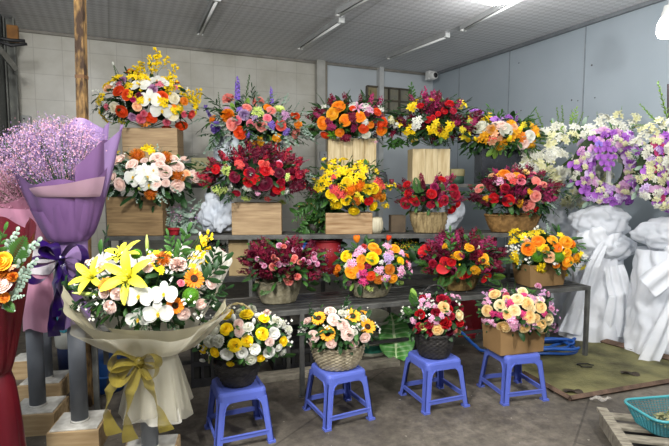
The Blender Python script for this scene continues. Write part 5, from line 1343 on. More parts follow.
def skirt(t, name, mat_, W, r0, r1, h, fold=.10, nf=8, seed=0, ay=.85, pw=.7, uneven=.04):
    r_ = random.Random(seed); ph = r_.uniform(0, 6); m = MB()
    def fn(a, b):
        an = a * 2 * PI; r = r0 + (r1 - r0) * b ** pw
        r *= 1 + fold * b * math.sin(nf * an + ph) + fold * .4 * b * math.sin(nf * 2.1 * an + ph)
        return V((W[0] + r * math.cos(an), W[1] + r * ay * math.sin(an), W[2] - b * h * (1 + uneven * math.sin(3 * an + ph))))
    m.grid(fn, 96, 12, close=True); return m.build(name, mat_, t, smooth=True)
def strip(m, path, width, wdir, mat=0, tint=.5, crease=.0):
    path = [V(p) for p in path]; n = len(path) - 1
    def fn(a, b):
        i = min(int(a * n), n - 1); f = a * n - i; p = path[i].lerp(path[i + 1], f); q = (b - .5) * 2
        w_ = wdir(a) if callable(wdir) else V(wdir)
        wd = width(a) if callable(width) else width
        return p + w_ * (q * wd / 2) + V((0, -crease * (1 - q * q), 0))
    m.grid(fn, n * 2, 4, mat, tint)
def bow(t, c, size, mat_, loops, tails, name='ribbon_bow', wid=.05, knot=True):
    """loops: (angle deg, length); tails: list of path point lists relative to the knot"""
    c = V(c)
    for k, (ang, L) in enumerate(loops):
        m = MB(); a = math.radians(ang); d = V((math.cos(a), -.25, math.sin(a))).normalized(); u = V((-math.sin(a), 0, math.cos(a)))
        path = [c + d * (L * math.sin(PI * s)) + u * (.36 * L * math.sin(2 * PI * s)) + V((0, -.008 * k, 0)) for s in [i / 22 for i in range(23)]]
        strip(m, path, lambda s: wid * (.35 + .65 * math.sin(PI * s) ** .7), V((.25 * u.x, -.9, .25 * u.z)).normalized(), crease=.004)
        m.build('bow_loop', mat_, t, smooth=True)
    for pth in tails:
        m = MB(); pts = [c + V(p) for p in pth]; fine = []
        for i in range(len(pts) - 1):
            for k in range(6): fine.append(pts[i].lerp(pts[i + 1], k / 6) + V((0, -.006 * math.sin(i * 2 + k), 0)))
        fine.append(pts[-1]); strip(m, fine, lambda s: wid * (.45 + .55 * min(1, s * 3)), lambda s: V((math.cos(s * 2.2), -math.sin(s * 2.2) * .8, .1)), crease=.004)
        m.build('ribbon_tail', mat_, t, smooth=True)
    if knot:
        m = MB(); m.blob(c + V((0, -.012, 0)), (.024, .02, .028), n=12, k=8); m.build('bow_knot', mat_, t, smooth=True)
def mist(t, name, cols, C, R, n, s, stems=220, foot=None, seed=0, shell=(.62, 1.06), low=-.5, stemcol='mid', skew=0):
    """a cloud of tiny filler florets: nobody would count it"""
    r_ = random.Random(seed); m = MB(); C = V(C)
    def rd():
        while True:
            d = V((r_.gauss(0, 1), r_.gauss(0, 1), r_.gauss(0, 1))).normalized()
            if d.z > low: return d
    for i in range(n // 5):
        d = rd(); k = r_.uniform(*shell) * (1 + .05 * math.sin(d.x * 9) * math.cos(d.z * 8)); d = V((d.x, d.y, d.z + skew * d.x)); c0 = C + V((d.x * R[0], d.y * R[1], d.z * R[2])) * k
        for j in range(5):
            p = c0 + V((r_.gauss(0, .014), r_.gauss(0, .014), r_.gauss(0, .014))); z = s * r_.uniform(.6, 1.2)
            M_ = T3(p) @ frame_z(V((r_.uniform(-1, 1), r_.uniform(-1.4, .6), r_.uniform(-.3, 1.2))), r_.uniform(0, 6))
            ci = r_.randrange(len(cols))
            m.add([(-z, 0, 0), (0, -z * .5, z * .3), (z, 0, 0), (0, z * .5, z * .3)], [(0, 1, 2, 3)], ci, r_.random(), M_)
            m.add([(0, -z, 0), (z * .5, 0, z * .3), (0, z, 0), (-z * .5, 0, z * .3)], [(0, 1, 2, 3)], ci, r_.random(), M_)
    ms = [petal_mat(*CC[c]) for c in cols]; si = len(ms); ms.append(LEAFM[stemcol])
    if foot is not None:
        f_ = V(foot)
        for i in range(stems):
            d = rd(); p = C + V((d.x * R[0], d.y * R[1], d.z * R[2])) * .97; m.tube([f_, f_.lerp(p, .5) + V((0, 0, .02)), p], .0016, 3, si, .3, cap=False)
    return m.build(name, ms, t, smooth=False, kind='stuff')
CC['lily'] = ('#cfc828', '#f2e64e'); CC['lav1'] = ('#9a80a4', '#bda6ba'); CC['lav2'] = ('#7c6092', '#9c84aa'); CC['gp1'] = ('#bf8398', '#dab0be'); CC['gp2'] = ('#a86680', '#c48aa0')
PURP = paper('purple_paper', '#7a5a86', '#6b4c78'); LILA = paper('lilac_paper', '#9c80b0', '#8c70a2', trans=.3); PEAC = paper('rosy_paper', '#b898a6', '#a98896', trans=.3)
SATIN = plain('violet_satin', '#170438', '#240a50', rough=.28, spec=.8, scale=6)
# lavender baby's breath bouquet
Wp = atY(71, 240, cB1.y)
t = thing('wrapped_bouquet', 'huge lavender baby breath bouquet in purple paper with a dark violet satin bow', 'bouquet', (cB1.x, cB1.y, HB))
W0 = Wp - V((cB1.x, cB1.y, HB)); K1 = cB1.y / F
hB1 = lambda an, f=52, b=108, rb=14: (f + (b - f) * ((1 + math.sin(an)) / 2) ** 1.2 + rb * math.cos(an)) * K1
sheet(t, 'wrapping_paper', LILA, W0, .085, 44 * K1, lambda a: hB1(a, 84, 122, 6), .15 * PI, .98 * PI, .85, .7, .05, 6, 2, lean=(-.06, .1), edge=.05)
sheet(t, 'wrapping_paper', LILA, W0, .085, 46 * K1, lambda a: hB1(a, 80, 100, 20), -.22 * PI, .30 * PI, .85, .7, .06, 5, 3, lean=(.05, .05), edge=.06)
sheet(t, 'wrapping_paper', PURP, W0, .088, 44 * K1, lambda a: hB1(a, 58, 104, -4), -1.08 * PI, -.05 * PI, .85, .62, .035, 5, 4, lean=(-.04, -.02), edge=.06)
sheet(t, 'wrapping_paper', PURP, W0, .090, 46 * K1, lambda a: hB1(a, 66, 96, 20), -.32 * PI, .12 * PI, .88, .62, .03, 5, 5, lean=(.02, -.02), edge=.07)
sheet(t, 'paper_trim', PEAC, W0 + V((.012, -.02, 44 * K1)), 37 * K1, 45 * K1, lambda a: (8 + 22 * (a / PI + .62)) * K1, -.62 * PI, -.10 * PI, .87, .8, .02, 5, 6, edge=.05)
sheet(t, 'wrapping_paper', PURP, W0 + V((0, -.012, 0)), .094, 33 * K1, lambda a: hB1(a, 34, 60, 8), -1.05 * PI, .05 * PI, .9, .7, .04, 6, 8, edge=.05)
mist(t, 'baby_breath', ['lav1', 'lav2', 'lav2', 'dustp'], W0 + V((-10 * K1, -.02, 86 * K1)), (48 * K1, .22, 33 * K1), 15000, .0044, 60, W0 + V((0, 0, .1)), 5, low=-.9, skew=.12)
skirt(t, 'paper_skirt', LILA, W0, .082, .080, 86 * K1, .05, 6, 3, pw=1)
bow(t, W0 + V((0, -.095, -.085)), .1, SATIN, [(165, .17), (15, .15), (205, .17), (-25, .14), (120, .09)],
    [[(0, 0, 0), (-.03, -.015, -.12), (-.06, -.01, -.26), (-.05, -.01, -.40)], [(0, 0, 0), (.02, -.02, -.14), (.0, -.01, -.28), (-.03, -.01, -.37)], [(0, 0, 0), (-.04, .0, -.12), (-.03, -.0, -.3)]], wid=.07)
# pink baby's breath bouquet behind it
Wp = atY(38, 246, cB2.y); K2 = cB2.y / F
t = thing('wrapped_bouquet', 'dusty pink baby breath bouquet in mauve paper, partly hidden behind the lavender one', 'bouquet', (cB2.x, cB2.y, HB))
W0 = Wp - V((cB2.x, cB2.y, HB))
MAUP = paper('mauve_paper', '#b47c90', '#a06a80', trans=.25); PINKP = paper('pink_paper', '#d29bb2', '#c68aa4', trans=.25); WHP = paper('white_paper', '#e2dde0', '#d5d0d4', trans=.25)
sheet(t, 'wrapping_paper', MAUP, W0, .07, 44 * K2, lambda a: (46 + 40 * ((1 + math.sin(a)) / 2)) * K2, -PI, PI, .8, .6, .04, 6, 2, lean=(-.35, 0), edge=.05)
sheet(t, 'wrapping_paper', PINKP, W0, .075, 46 * K2, lambda a: (38 + 34 * ((1 + math.sin(a)) / 2)) * K2, -.95 * PI, .1 * PI, .84, .6, .04, 6, 9, lean=(-.35, 0), edge=.06)
mist(t, 'baby_breath', ['gp1', 'gp1', 'gp2', 'dustp'], W0 + V((-23 * K2, -.02, 50 * K2)), (42 * K2, .20, 35 * K2), 9000, .0046, 60, W0 + V((0, 0, .1)), 6)
skirt(t, 'paper_skirt', PINKP, W0 + V((-.012, 0, -.13)), .080, .082, 61 * K2, .05, 6, 5, pw=1); skirt(t, 'paper_band', WHP, W0, .062, .083, .15, .05, 6, 5, pw=1)
# dark red wrapped bouquet cut by the left edge
Y3 = 1.95; K3 = Y3 / F; Wp = atY(-16, 372, Y3)
t = thing('wrapped_bouquet', 'dark red paper bouquet with orange roses and eucalyptus cut by the left edge', 'bouquet', (Wp.x, Wp.y, 0))
REDP = paper('red_paper', '#5c101c', '#480b16', rough=.35, trans=.15)
W0 = V((0, 0, Wp.z))
sheet(t, 'wrapping_paper', REDP, W0, .10, 52 * K3, lambda a: (104 + 46 * ((1 + math.sin(a)) / 2) + 14 * math.cos(a)) * K3, -.2 * PI, 1.2 * PI, .8, .8, .06, 6, 2, edge=.06)
sheet(t, 'wrapping_paper', REDP, W0, .10, 43 * K3, lambda a: (66 + 60 * max(0, math.cos(a)) ** 2) * K3, -1.0 * PI, .05 * PI, .9, .55, .06, 5, 5, edge=.05)
skirt(t, 'paper_skirt', REDP, W0, .095, .15, Wp.z - .01, .06, 6, 5, pw=.5, uneven=.0)
Cd = V((-4 * K3, -.03, W0.z + 96 * K3))
def sub(code, col, px, py, dia, yo=-.12, n=(0, -1, .5)):
    p = atY(px, py, Y3 + yo) - V((Wp.x, Wp.y, 0)); put(code, col, t, T3(p) @ frame_z(n, rnd.uniform(0, 6)) @ S3(dia / 2 * K3))
for a in (('r', 'amber', 4, 262, 17), ('r', 'orange', -9, 250, 15), ('r', 'blush', 4, 284, 17), ('c', 'rust', 3, 273, 13), ('c', 'rust', 13, 277, 10), ('c', 'rust', -8, 275, 14), ('r', 'blush', -20, 285, 16), ('r', 'amber', -24, 265, 16), ('n', 'orange', -14, 300, 15), ('m', 'peach', 12, 268, 9), ('n', 'rust', 5, 298, 10)): sub(*a)
def twig_to(code, col, x0, y0, x1, y1, yo=-.10):
    a = atY(x0, y0, Y3 + yo) - V((Wp.x, Wp.y, 0)); b = atY(x1, y1, Y3 + yo - .02) - V((Wp.x, Wp.y, 0)); y = b - a; L = y.length; y.normalize()
    z = V((.2, -1, .3)).normalized(); x = y.cross(z).normalized(); z = x.cross(y)
    put(code, col, t, Matrix(((x.x, y.x, z.x, a.x), (x.y, y.y, z.y, a.y), (x.z, y.z, z.z, a.z), (0, 0, 0, 1))) @ S3(L))
for a in (('e', 'euc', 2, 262, 14, 232), ('e', 'euc', 8, 270, 34, 242), ('e', 'euc', 12, 285, 32, 262), ('e', 'euc', 10, 300, 26, 276), ('f', 'mid', 10, 270, 24, 236), ('e', 'euc', 4, 300, 20, 296), ('T', 'mid', -5, 262, 2, 232), ('f', 'mid', 4, 300, 14, 312), ('e', 'euc', 0, 305, 12, 310)): twig_to(*a)
fb = MB()
for i in range(160):
    d = V((rnd.gauss(0, 1), rnd.gauss(0, 1), rnd.gauss(0, 1))).normalized(); p = Cd + V((d.x * 36 * K3, d.y * .12, d.z * 34 * K3)) * rnd.uniform(.5, .9)
    fb.merge(LEAFQ, T3(p) @ frame_z(d, rnd.uniform(0, 6)) @ S3(rnd.uniform(.05, .09)), 0)
fb.build('foliage', LEAFM['dark'], t, smooth=True, kind='stuff')
# the big lily bouquet in white paper
K4 = cB4.y / F
CREAM = paper('cream_paper', '#c2bca2', '#b3ac90', trans=.22); WHITEW = paper('milk_paper', '#dddad0', '#cfccc0', trans=.22); TULLE = paper('tulle', '#dcd8c8', '#cdc9b6', rough=.6, trans=.4, alpha=.28)
OLIVE = paper('olive_organza', '#94853a', '#80732e', rough=.35, trans=.25, alpha=.72)
Wp = atY(155, 350, cB4.y); base4 = V((cB4.x, cB4.y, HB)); W0 = Wp - base4
lil = '''L lily 127 276 50; L lily 122 254 38; L lily 90 276 38; B greeny 147 245 22 85; B greeny 86 294 26 172
r blush 102 267 15; r blush 104 293 13; r blush 117 294 14; r blush 110 307 15; r blush 151 259 12; r blush 148 268 11; c blush 178 264 17; r blush 184 314 14; r blush 201 304 12; r blush 211 283 14; r pink 181 283 8; r blush 88 262 8
s orange 195 278 21; s orange 175 306 18; s orange 106 285 17; g lime 191 296 18; g lime 136 253 12; p rust 163 258 18; w yellow 152 266 9; w yellow 160 270 10; w yellow 156 252 8; w yellow 168 253 8; w yellow 150 255 6; w yellow 174 262 7
o white 139 296 28; o white 164 294 25; o white 158 313 28; o white 138 319 23; b white 150 332 4; b lemon 147 336 4; b lemon 156 334 4
m yellow 193 266 9; m yellow 190 258 8; m yellow 196 271 8; w yellow 200 258 8; y yellow 190 275 203 236; b yellow 208 232 6; b yellow 201 237 6; b yellow 212 235 5; b white 200 234 5
F dark 160 280 172 292; F dark 172 275 190 268; F dark 160 278 140 268; F mid 180 272 172 262; F dark 120 305 112 318; F dark 66 292 60 276; F dark 75 290 58 283; F dark 90 290 70 288; F dark 80 300 95 290; F dark 100 288 72 270; T dark 196 290 224 262; T dark 205 278 217 250; T dark 200 300 226 290; T dark 208 268 222 256; F dark 205 300 226 308; F dark 198 312 205 322; F mid 150 258 158 246; F mid 182 250 194 246; T mid 175 262 170 236; T mid 176 265 186 232; F mid 100 255 96 240; T dark 104 258 104 232; F light 180 286 186 280; F dark 172 318 180 326; F dark 168 275 155 262'''
t = arrange('wrapped_bouquet', 'large lily, orchid and sunflower bouquet in white paper tied with an olive yellow ribbon', base4, 0, (147, 291, 72, 43), lil, ryf=.62, leaves=(('F', 'dark', 90, 15, (.6, 1.0), -.9), ('F', 'mid', 40, 13, (.6, 1.0)), ('T', 'dark', 20, 20, (.7, 1.02))), mini=[('baby_breath', '', 'white', 16, 1.6)], seed=51, core=.6)
h4 = lambda an, f, b, s=0: (f + (b - f) * ((1 + math.sin(an)) / 2) ** 1.3 + s * math.cos(an)) * K4
sheet(t, 'wrapping_paper', WHITEW, W0, .08, 74 * K4, lambda a: h4(a, 62, 104, 8), -.05 * PI, .45 * PI, .62, .62, .05, 7, 2, edge=.07)
sheet(t, 'wrapping_paper', WHITEW, W0, .08, 76 * K4, lambda a: h4(a, 60, 98, -2), .42 * PI, 1.04 * PI, .62, .62, .05, 7, 7, edge=.08)
sheet(t, 'wrapping_paper', CREAM, W0 + V((-8 * K4, 0, 0)), .08, 78 * K4, lambda a: h4(a, 33, 96, -12), -1.0 * PI, -.45 * PI, .64, .5, .03, 6, 4, edge=.04, curlout=.02)
sheet(t, 'wrapping_paper', CREAM, W0, .078, 72 * K4, lambda a: h4(a, 35, 88, -4), -.62 * PI, .02 * PI, .64, .5, .03, 6, 9, edge=.04, curlout=.02)
sheet(t, 'tulle_wrap', TULLE, W0 + V((0, 0, -.01)), .085, 77 * K4, lambda a: h4(a, 29, 80, 2), -1.04 * PI, .04 * PI, .66, .5, .04, 9, 5, edge=.10, curlout=.02)
skirt(t, 'paper_skirt', WHITEW, W0 + V((0, 0, .01)), .075, 27 * K4, 72 * K4, .13, 6, 5); skirt(t, 'tulle_skirt', TULLE, W0 + V((0, 0, .012)), .085, 34 * K4, 66 * K4, .12, 9, 11, uneven=.08)
bow(t, W0 + V((-.02, -.13, -.01)), .1, OLIVE, [(165, .12), (12, .10), (205, .12), (-22, .10)],
    [[(0, 0, 0), (-.03, -.05, -.12), (-.05, -.06, -.24), (-.03, -.06, -.34)], [(0, 0, 0), (.06, -.05, -.1), (.10, -.06, -.2), (.13, -.05, -.30)], [(-.04, 0, 0), (-.13, -.03, -.12), (-.15, -.04, -.22), (-.11, -.04, -.32)]], wid=.085)
# ================================================================ WREATH STANDS (right)
CLOTH = plain('white_cloth', '#f1f3f7', '#e6eaf0', rough=.6, scale=4, trans=.2, bump=.35, bscale=14); ORG = plain('white_organza', '#f1f3f7', '#e6eaf0', rough=.5, scale=6, trans=.3, alpha=.72)
def fabric_col(t, name, W, prof, fold=.05, nf=9, diag=5, seed=0, ay=.7, mat_=CLOTH, nu=120, nv=36, cx=None):
    """draped column: prof(b) gives the half width, folds wind diagonally"""
    r_ = random.Random(seed); ph = r_.uniform(0, 6); m = MB(); H_ = W[1]
    def fn(a, b):
        an = a * 2 * PI; r = prof(b)
        n_ = noise.noise(V((math.cos(an) * 1.6, math.sin(an) * 1.6, b * 4 + seed)))
        r *= 1 + fold * math.sin(nf * an + diag * b + ph + 2.5 * n_) + fold * .9 * n_ + .026 * math.sin(24 * b + 2.2 * math.sin(an + 1) + 8 * n_) ** 3
        o_ = cx(b) if cx else 0
        return V((W[0].x + o_ + r * math.cos(an), W[0].y + r * ay * math.sin(an), W[0].z + H_ * b))
    m.grid(fn, nu, nv, close=True); return m.build(name, mat_, t, smooth=True)
def puff(t, name, c, R, seed=0, mat_=ORG, ay=.6, amp=.22):
    r_ = random.Random(seed); m = MB(); c = V(c)
    def fn(a, b):
        an = a * 2 * PI; ph = PI * (.04 + .90 * b); d = V((math.cos(an) * math.sin(ph), math.sin(an) * math.sin(ph), math.cos(ph)))
        k = 1 + amp * (noise.noise(d * 1.8 + V((seed, 0, 0))) + .35 * noise.noise(d * 4.2 + V((0, seed, 0)))) + .035 * math.sin(11 * an + 3 * ph + 5 * noise.noise(d * 1.6)) * math.sin(ph)
        return c + V((d.x * R[0], d.y * R[1], d.z * R[2])) * k
    m.grid(fn, 110, 40, close=True); return m.build(name, mat_, t, smooth=True)
def sash(t, name, pts, w0, w1, mat_=CLOTH, folds=4, depth=.011):
    m = MB(); pts = [V(p) for p in pts]; n = len(pts) - 1
    def fn(a, b):
        i = min(int(a * n), n - 1); f = a * n - i; p = pts[i].lerp(pts[i + 1], f); d = (pts[min(i + 1, n)] - pts[i]).normalized()
        sd = d.cross(V((0, -1, 0))).normalized(); q = (b - .5) * 2; w = w0 + (w1 - w0) * a
        return p + sd * (q * w / 2) + V((0, -depth * math.sin(folds * PI * b + a * 3) - .01 * math.sin(a * 9 + b * 3), 0))
    m.grid(fn, 50, 24); return m.build(name, mat_, t, smooth=True)
def ring_flowers(t, inv, C, Ro, Ri, items, seed, thick=.07, hole=True, tilt=0):
    """blooms packed around a ring of foam"""
    r_ = random.Random(seed); Rm = (Ro + Ri) / 2; hw = (Ro - Ri) / 2
    for code, cols, n_, size, off in items:
        for i in range(n_):
            a = 2 * PI * (i + r_.uniform(-.4, .4)) / n_ + off; q = r_.uniform(-.9, .9); rr = Rm + hw * q
            dep = -thick * math.sqrt(max(0, 1 - q * q)) * (1 if r_.random() < .85 else -1)
            p = C + V((rr * math.cos(a), dep, rr * math.sin(a))); nn = V((q * .7 * math.cos(a), dep / thick * 1.1 - .1, q * .7 * math.sin(a) + .15)).normalized()
            put(code, r_.choice(cols.split(',')), t, inv @ T3(p) @ frame_z(nn, r_.uniform(0, 6) if code != 'o' else r_.uniform(-.5, .5)) @ S3(size / 2 * r_.uniform(.85, 1.15)))
def leafy(t, inv, C, R, n, size, cols, seed, ay=.5, ring=None):
    r_ = random.Random(seed); fb = MB(); ms = [LEAFM[c] for c in cols]
    for i in range(n):
        if ring:
            a = r_.uniform(0, 2 * PI); rr = r_.uniform(*ring); p = C + V((rr * math.cos(a), r_.uniform(-.03, .07), rr * math.sin(a))); d = V((math.cos(a) * r_.uniform(-.3, 1), r_.uniform(-.6, .3), math.sin(a)))
        else:
            d = V((r_.gauss(0, 1), r_.gauss(0, .6), r_.gauss(0, 1))).normalized(); p = C + V((d.x * R, d.y * R * ay, d.z * R)) * r_.uniform(.5, 1)
        y = (d + V((r_.uniform(-.5, .5),) * 3)).normalized(); z = V((r_.uniform(-.4, .4), -1, .3)).normalized(); x = y.cross(z).normalized(); z = x.cross(y); s = size * r_.uniform(.7, 1.3)
        fb.merge(r_.choice((LEAF1, EUC1, TWIG1)), inv @ Matrix(((x.x, y.x, z.x, p.x), (x.y, y.y, z.y, p.y), (x.z, y.z, z.z, p.z), (0, 0, 0, 1))) @ S3(s), i % len(ms))
    fb.build('foliage', ms, t, smooth=True, kind='stuff')
def gspike(t, inv, Y, x0, y0, x1, y1, code='G', col='light'):
    a = atY(x0, y0, Y); b = atY(x1, y1, Y); put(code, col, t, inv @ T3(a) @ frame_z(b - a, .5) @ S3((b - a).length))
POSTW = plain('stand_white', '#d8d8d4', '#cfcfcb', rough=.4)
def stand_post(t, x, y, z1, lean=0):
    m = MB(); m.box((x, y, z1 / 2), (.03, .03, z1)); m.build('post', POSTW, t)
    m = MB(); m.box((x, y, .012), (.34, .26, .02)); m.build('base', POSTW, t)
# --- ring wreath, violet and white
c = atZ(601, 342, 0); Yw = c.y + .12; k = Yw / F
t = thing('wreath_stand', 'draped stand with a ring wreath of violet and white orchids beside the rack end', 'wreath stand', (c.x, Yw, 0)); inv = T3((c.x, Yw, 0)).inverted()
C = atY(609, 168, Yw - .02)
stand_post(t, atY(612, 200, Yw).x - c.x, .07, C.z + 20 * k)
zz = lambda py: atY(600, py, Yw).z
hC = zz(250)
fabric_col(t, 'drape', (V((0, 0, .01)), hC), lambda b: (33 - 12 * b + 2 * math.sin(8 * b)) * k, .05, 9, 5, 1)
puff(t, 'ruffle', (-1 * k, -.02, zz(222)), (29 * k, .17, 17 * k), 3); puff(t, 'ruffle', (8 * k, -.05, zz(246)), (24 * k, .16, 15 * k), 8)
puff(t, 'ruffle', (-4 * k, -.06, zz(238)), (20 * k, .15, 20 * k), 5, CLOTH)
sash(t, 'sash', [(-6 * k, -.2, zz(238)), (-18 * k, -.22, zz(262)), (-28 * k, -.2, zz(300)), (-34 * k, -.16, zz(328))], .07, .19)
sash(t, 'sash', [(4 * k, -.21, zz(262)), (10 * k, -.23, zz(290)), (8 * k, -.2, zz(330))], .16, .24, folds=5)
m = MB(); m.tube([inv @ (C + V((26 * k * math.cos(a), .02, 27 * k * math.sin(a)))) for a in [2 * PI * i / 32 for i in range(32)]], 10 * k, 8, closed=True); m.build('foam_ring', FOAM, t, smooth=True)
leafy(t, inv, C, .3, 110, .07, ('euc', 'mid'), 4, ring=(14 * k, 38 * k))
ring_flowers(t, inv, C, 40 * k, 16 * k, [('m', 'ivory,paleyel', 56, .065, 0), ('o', 'violet,lilac,mauve,violet', 90, .09, .2), ('w', 'lilac,violet,mauve', 56, .07, .1)], 5)
for (x, y, d_, cl) in ((598, 150, 9, 'violet'), (606, 149, 9, 'violet'), (613, 150, 8, 'violet'), (600, 157, 9, 'violet'), (608, 157, 9, 'violet'), (614, 157, 7, 'violet'), (604, 163, 9, 'violet'), (611, 164, 8, 'violet'), (607, 144, 8, 'violet'), (599, 144, 8, 'purple'), (607, 169, 7, 'violet')):
    p = atY(x, y, Yw - .13); put('o', cl, t, inv @ T3(p) @ frame_z((rnd.uniform(-.2, .2), -1, .15)) @ S3(d_ / 2 * k))
# --- right hand wreath, cropped
c = atZ(664, 352, 0); Yw = c.y; k = Yw / F
t = thing('wreath_stand', 'draped stand with broad slanting white sash and cream violet wreath at the right edge', 'wreath stand', (c.x, Yw, 0)); inv = T3((c.x, Yw, 0)).inverted()
zz = lambda py: atY(664, py, Yw).z
C = atY(674, 170, Yw - .05)
stand_post(t, 14 * k, .07, C.z)
fabric_col(t, 'drape', (V((0, 0, .01)), zz(250)), lambda b: (38 - 6 * b) * k, .05, 8, 4, 5)
puff(t, 'ruffle', (0, -.03, zz(234)), (36 * k, .16, 17 * k), 13); puff(t, 'ruffle', (8 * k, -.08, zz(245)), (26 * k, .15, 20 * k), 15, CLOTH)
sash(t, 'sash', [(12 * k, -.27, zz(236)), (-14 * k, -.29, zz(256)), (-42 * k, -.27, zz(280))], .12, .20, folds=3)
sash(t, 'sash', [(8 * k, -.26, zz(244)), (-8 * k, -.30, zz(275)), (-26 * k, -.29, zz(318)), (-38 * k, -.25, zz(356))], .10, .15, folds=3)
sash(t, 'sash', [(14 * k, -.26, zz(250)), (6 * k, -.30, zz(300)), (2 * k, -.25, zz(350))], .18, .28, folds=4)
m = MB(); m.tube([inv @ (C + V((24 * k * math.cos(a), .02, 27 * k * math.sin(a)))) for a in [2 * PI * i / 32 for i in range(32)]], 11 * k, 8, closed=True); m.build('foam_ring', FOAM, t, smooth=True)
leafy(t, inv, C, .3, 110, .07, ('euc', 'mid'), 14, ring=(8 * k, 38 * k))
ring_flowers(t, inv, C, 41 * k, 7 * k, [('m', 'ivory,paleyel,white', 76, .08, 0), ('o', 'violet,magenta,violet,mauve', 80, .09, .2), ('w', 'lilac,violet,ivory', 56, .075, .1)], 15)
for (x, y, cl) in ((655, 133, 'paleyel'), (645, 136, 'ivory'), (664, 128, 'ivory'), (668, 136, 'paleyel'), (650, 128, 'paleyel'), (672, 122, 'white'), (638, 142, 'ivory'), (660, 122, 'paleyel')):
    p = atY(x, y, Yw - .06); put('w', cl, t, inv @ T3(p) @ frame_z((rnd.uniform(-.3, .3), -.7, .6)) @ S3(6.5 * k))
for g in ((662, 128, 640, 104), (650, 126, 630, 124), (668, 122, 658, 82), (655, 120, 645, 110)): gspike(t, inv, Yw - .04, *g)
m = MB(); a = atY(669, 118, Yw + .02); b_ = atY(669, 84, Yw + .02); m.tube([inv @ a, inv @ b_], .013, 6); m.build('stick', plain('dark_stick', '#33292a', '#41363a'), t)
# --- white spray behind
c = atZ(556, 325, 0); Yw = 4.95; c = at_depth(556, Yw, 0); k = Yw / F
t = thing('wreath_stand', 'white flower spray stand with tall green twigs behind the other wreath stands', 'wreath stand', (c.x, Yw, 0)); inv = T3((c.x, Yw, 0)).inverted()
zz = lambda py: atY(556, py, Yw).z
C = atY(562, 166, Yw - .1); stand_post(t, 0, .07, C.z)
fabric_col(t, 'drape', (V((6 * k, 0, .01)), zz(232)), lambda b: (26 - 6 * b) * k, .06, 8, 4, 9)
puff(t, 'ruffle', (4 * k, -.03, zz(222)), (24 * k, .15, 20 * k), 23); sash(t, 'sash', [(8 * k, -.18, zz(225)), (14 * k, -.2, zz(260)), (10 * k, -.18, zz(310))], .10, .22)
leafy(t, inv, C, 44 * k, 260, .10, ('euc', 'mid', 'light'), 24)
r_ = random.Random(77)
for i in range(96):
    a = r_.uniform(0, 2 * PI); q = math.sqrt(r_.random()); p = C + V((47 * k * q * math.cos(a), -.22 * math.sqrt(1 - q * q * .9) - .02, 38 * k * q * math.sin(a)))
    put('w', r_.choice(('white', 'ivory', 'ivory', 'paleyel')), t, inv @ T3(p) @ frame_z((q * math.cos(a) * .7, -.9, q * math.sin(a) * .7 + .2), r_.uniform(0, 6)) @ S3(5.6 * k * r_.uniform(.8, 1.2)))
for (x, y) in ((590, 128), (600, 124), (612, 122), (622, 126), (632, 124), (606, 130), (596, 134), (618, 130), (628, 132), (640, 130), (585, 136), (612, 134), (603, 118), (618, 116), (635, 118)):
    p = atY(x, y, Yw - .15); put('w', r_.choice(('white', 'ivory', 'paleyel')), t, inv @ T3(p) @ frame_z((0, -.7, .6), r_.uniform(0, 6)) @ S3(6.2 * k))
m = MB(); m.tube([inv @ C, inv @ atY(610, 128, Yw - .08)], .012, 5); m.tube([inv @ C, inv @ atY(636, 126, Yw - .08)], .012, 5); m.build('branch', LEAFM['stem'], t)
for g in ((548, 140, 536, 110), (560, 138, 557, 108), (564, 136, 562, 106), (575, 136, 583, 112), (580, 136, 588, 116), (545, 140, 532, 118), (572, 130, 572, 110), (598, 126, 597, 112), (620, 118, 622, 106)): gspike(t, inv, Yw - .1, *g)
# ================================================================ CLUTTER ON THE RACKS
def bunch(name, label, cat, px, py, rx, rz, Y, zb, cols, n=900, s=.006, seed=1, leaf='mid'):
    c = atY(px, py, Y); k = Y / F; t = thing(name, label, cat, (c.x, c.y, zb))
    m = MB(); m.lathe([(.001, .002), (.04, 0), (.05, .08), (.045, .08), (.001, .07)], 20); m.build('pot', plain('dark_pot', '#26231f', '#34302a', rough=.6), t, smooth=True)
    mist(t, 'blooms', cols, (0, 0, c.z - zb), (rx * k, rx * k * .7, rz * k), n, s, 60, (0, 0, .07), seed, (.4, 1.05), -.9, leaf)
    fb = MB(); r_ = random.Random(seed)
    for i in range(70):
        d = V((r_.gauss(0, 1), r_.gauss(0, 1), r_.gauss(0, 1))).normalized(); p = V((d.x * rx * k, d.y * rx * k * .7, c.z - zb + d.z * rz * k)) * 1
        p = V((p.x * .8, p.y * .8, max(.03, p.z - .2 * rz * k))); fb.merge(r_.choice((LEAF1, TWIG1)), T3(p) @ frame_z(V((r_.uniform(-1, 1), -1, .6)), r_.uniform(0, 6)) @ S3(rx * k * r_.uniform(.4, .9)))
    fb.build('foliage', LEAFM[leaf], t, smooth=True, kind='stuff'); return t
ym = lambda px: yU(px) + .17
bunch('statice_bunch', 'bunch of small purple statice between the two woven baskets on the low rack', 'flowers', 326, 258, 19, 22, ym(326), ZM, ['violet', 'lilac', 'mauve'], 1500, .007, 3, 'dark')
bunch('potted_plant', 'yellow green flowering plant behind the orange rose bouquet', 'plant', 402, 246, 20, 9, ym(402), ZM, ['lemon', 'gold', 'lime'], 800, .008, 4, 'dark')
bunch('potted_plant', 'small yellow flowers just under the middle shelf edge above the pink dotted bouquet', 'plant', 268, 243, 12, 7, ym(268), ZM, ['yellow', 'lemon'], 450, .008, 5, 'dark')
bunch('potted_plant', 'little white and red flowers behind the white paper of the lily bouquet', 'plant', 212, 250, 13, 11, ym(212), ZM, ['ivory', 'crim', 'white'], 320, .008, 6, 'dark')
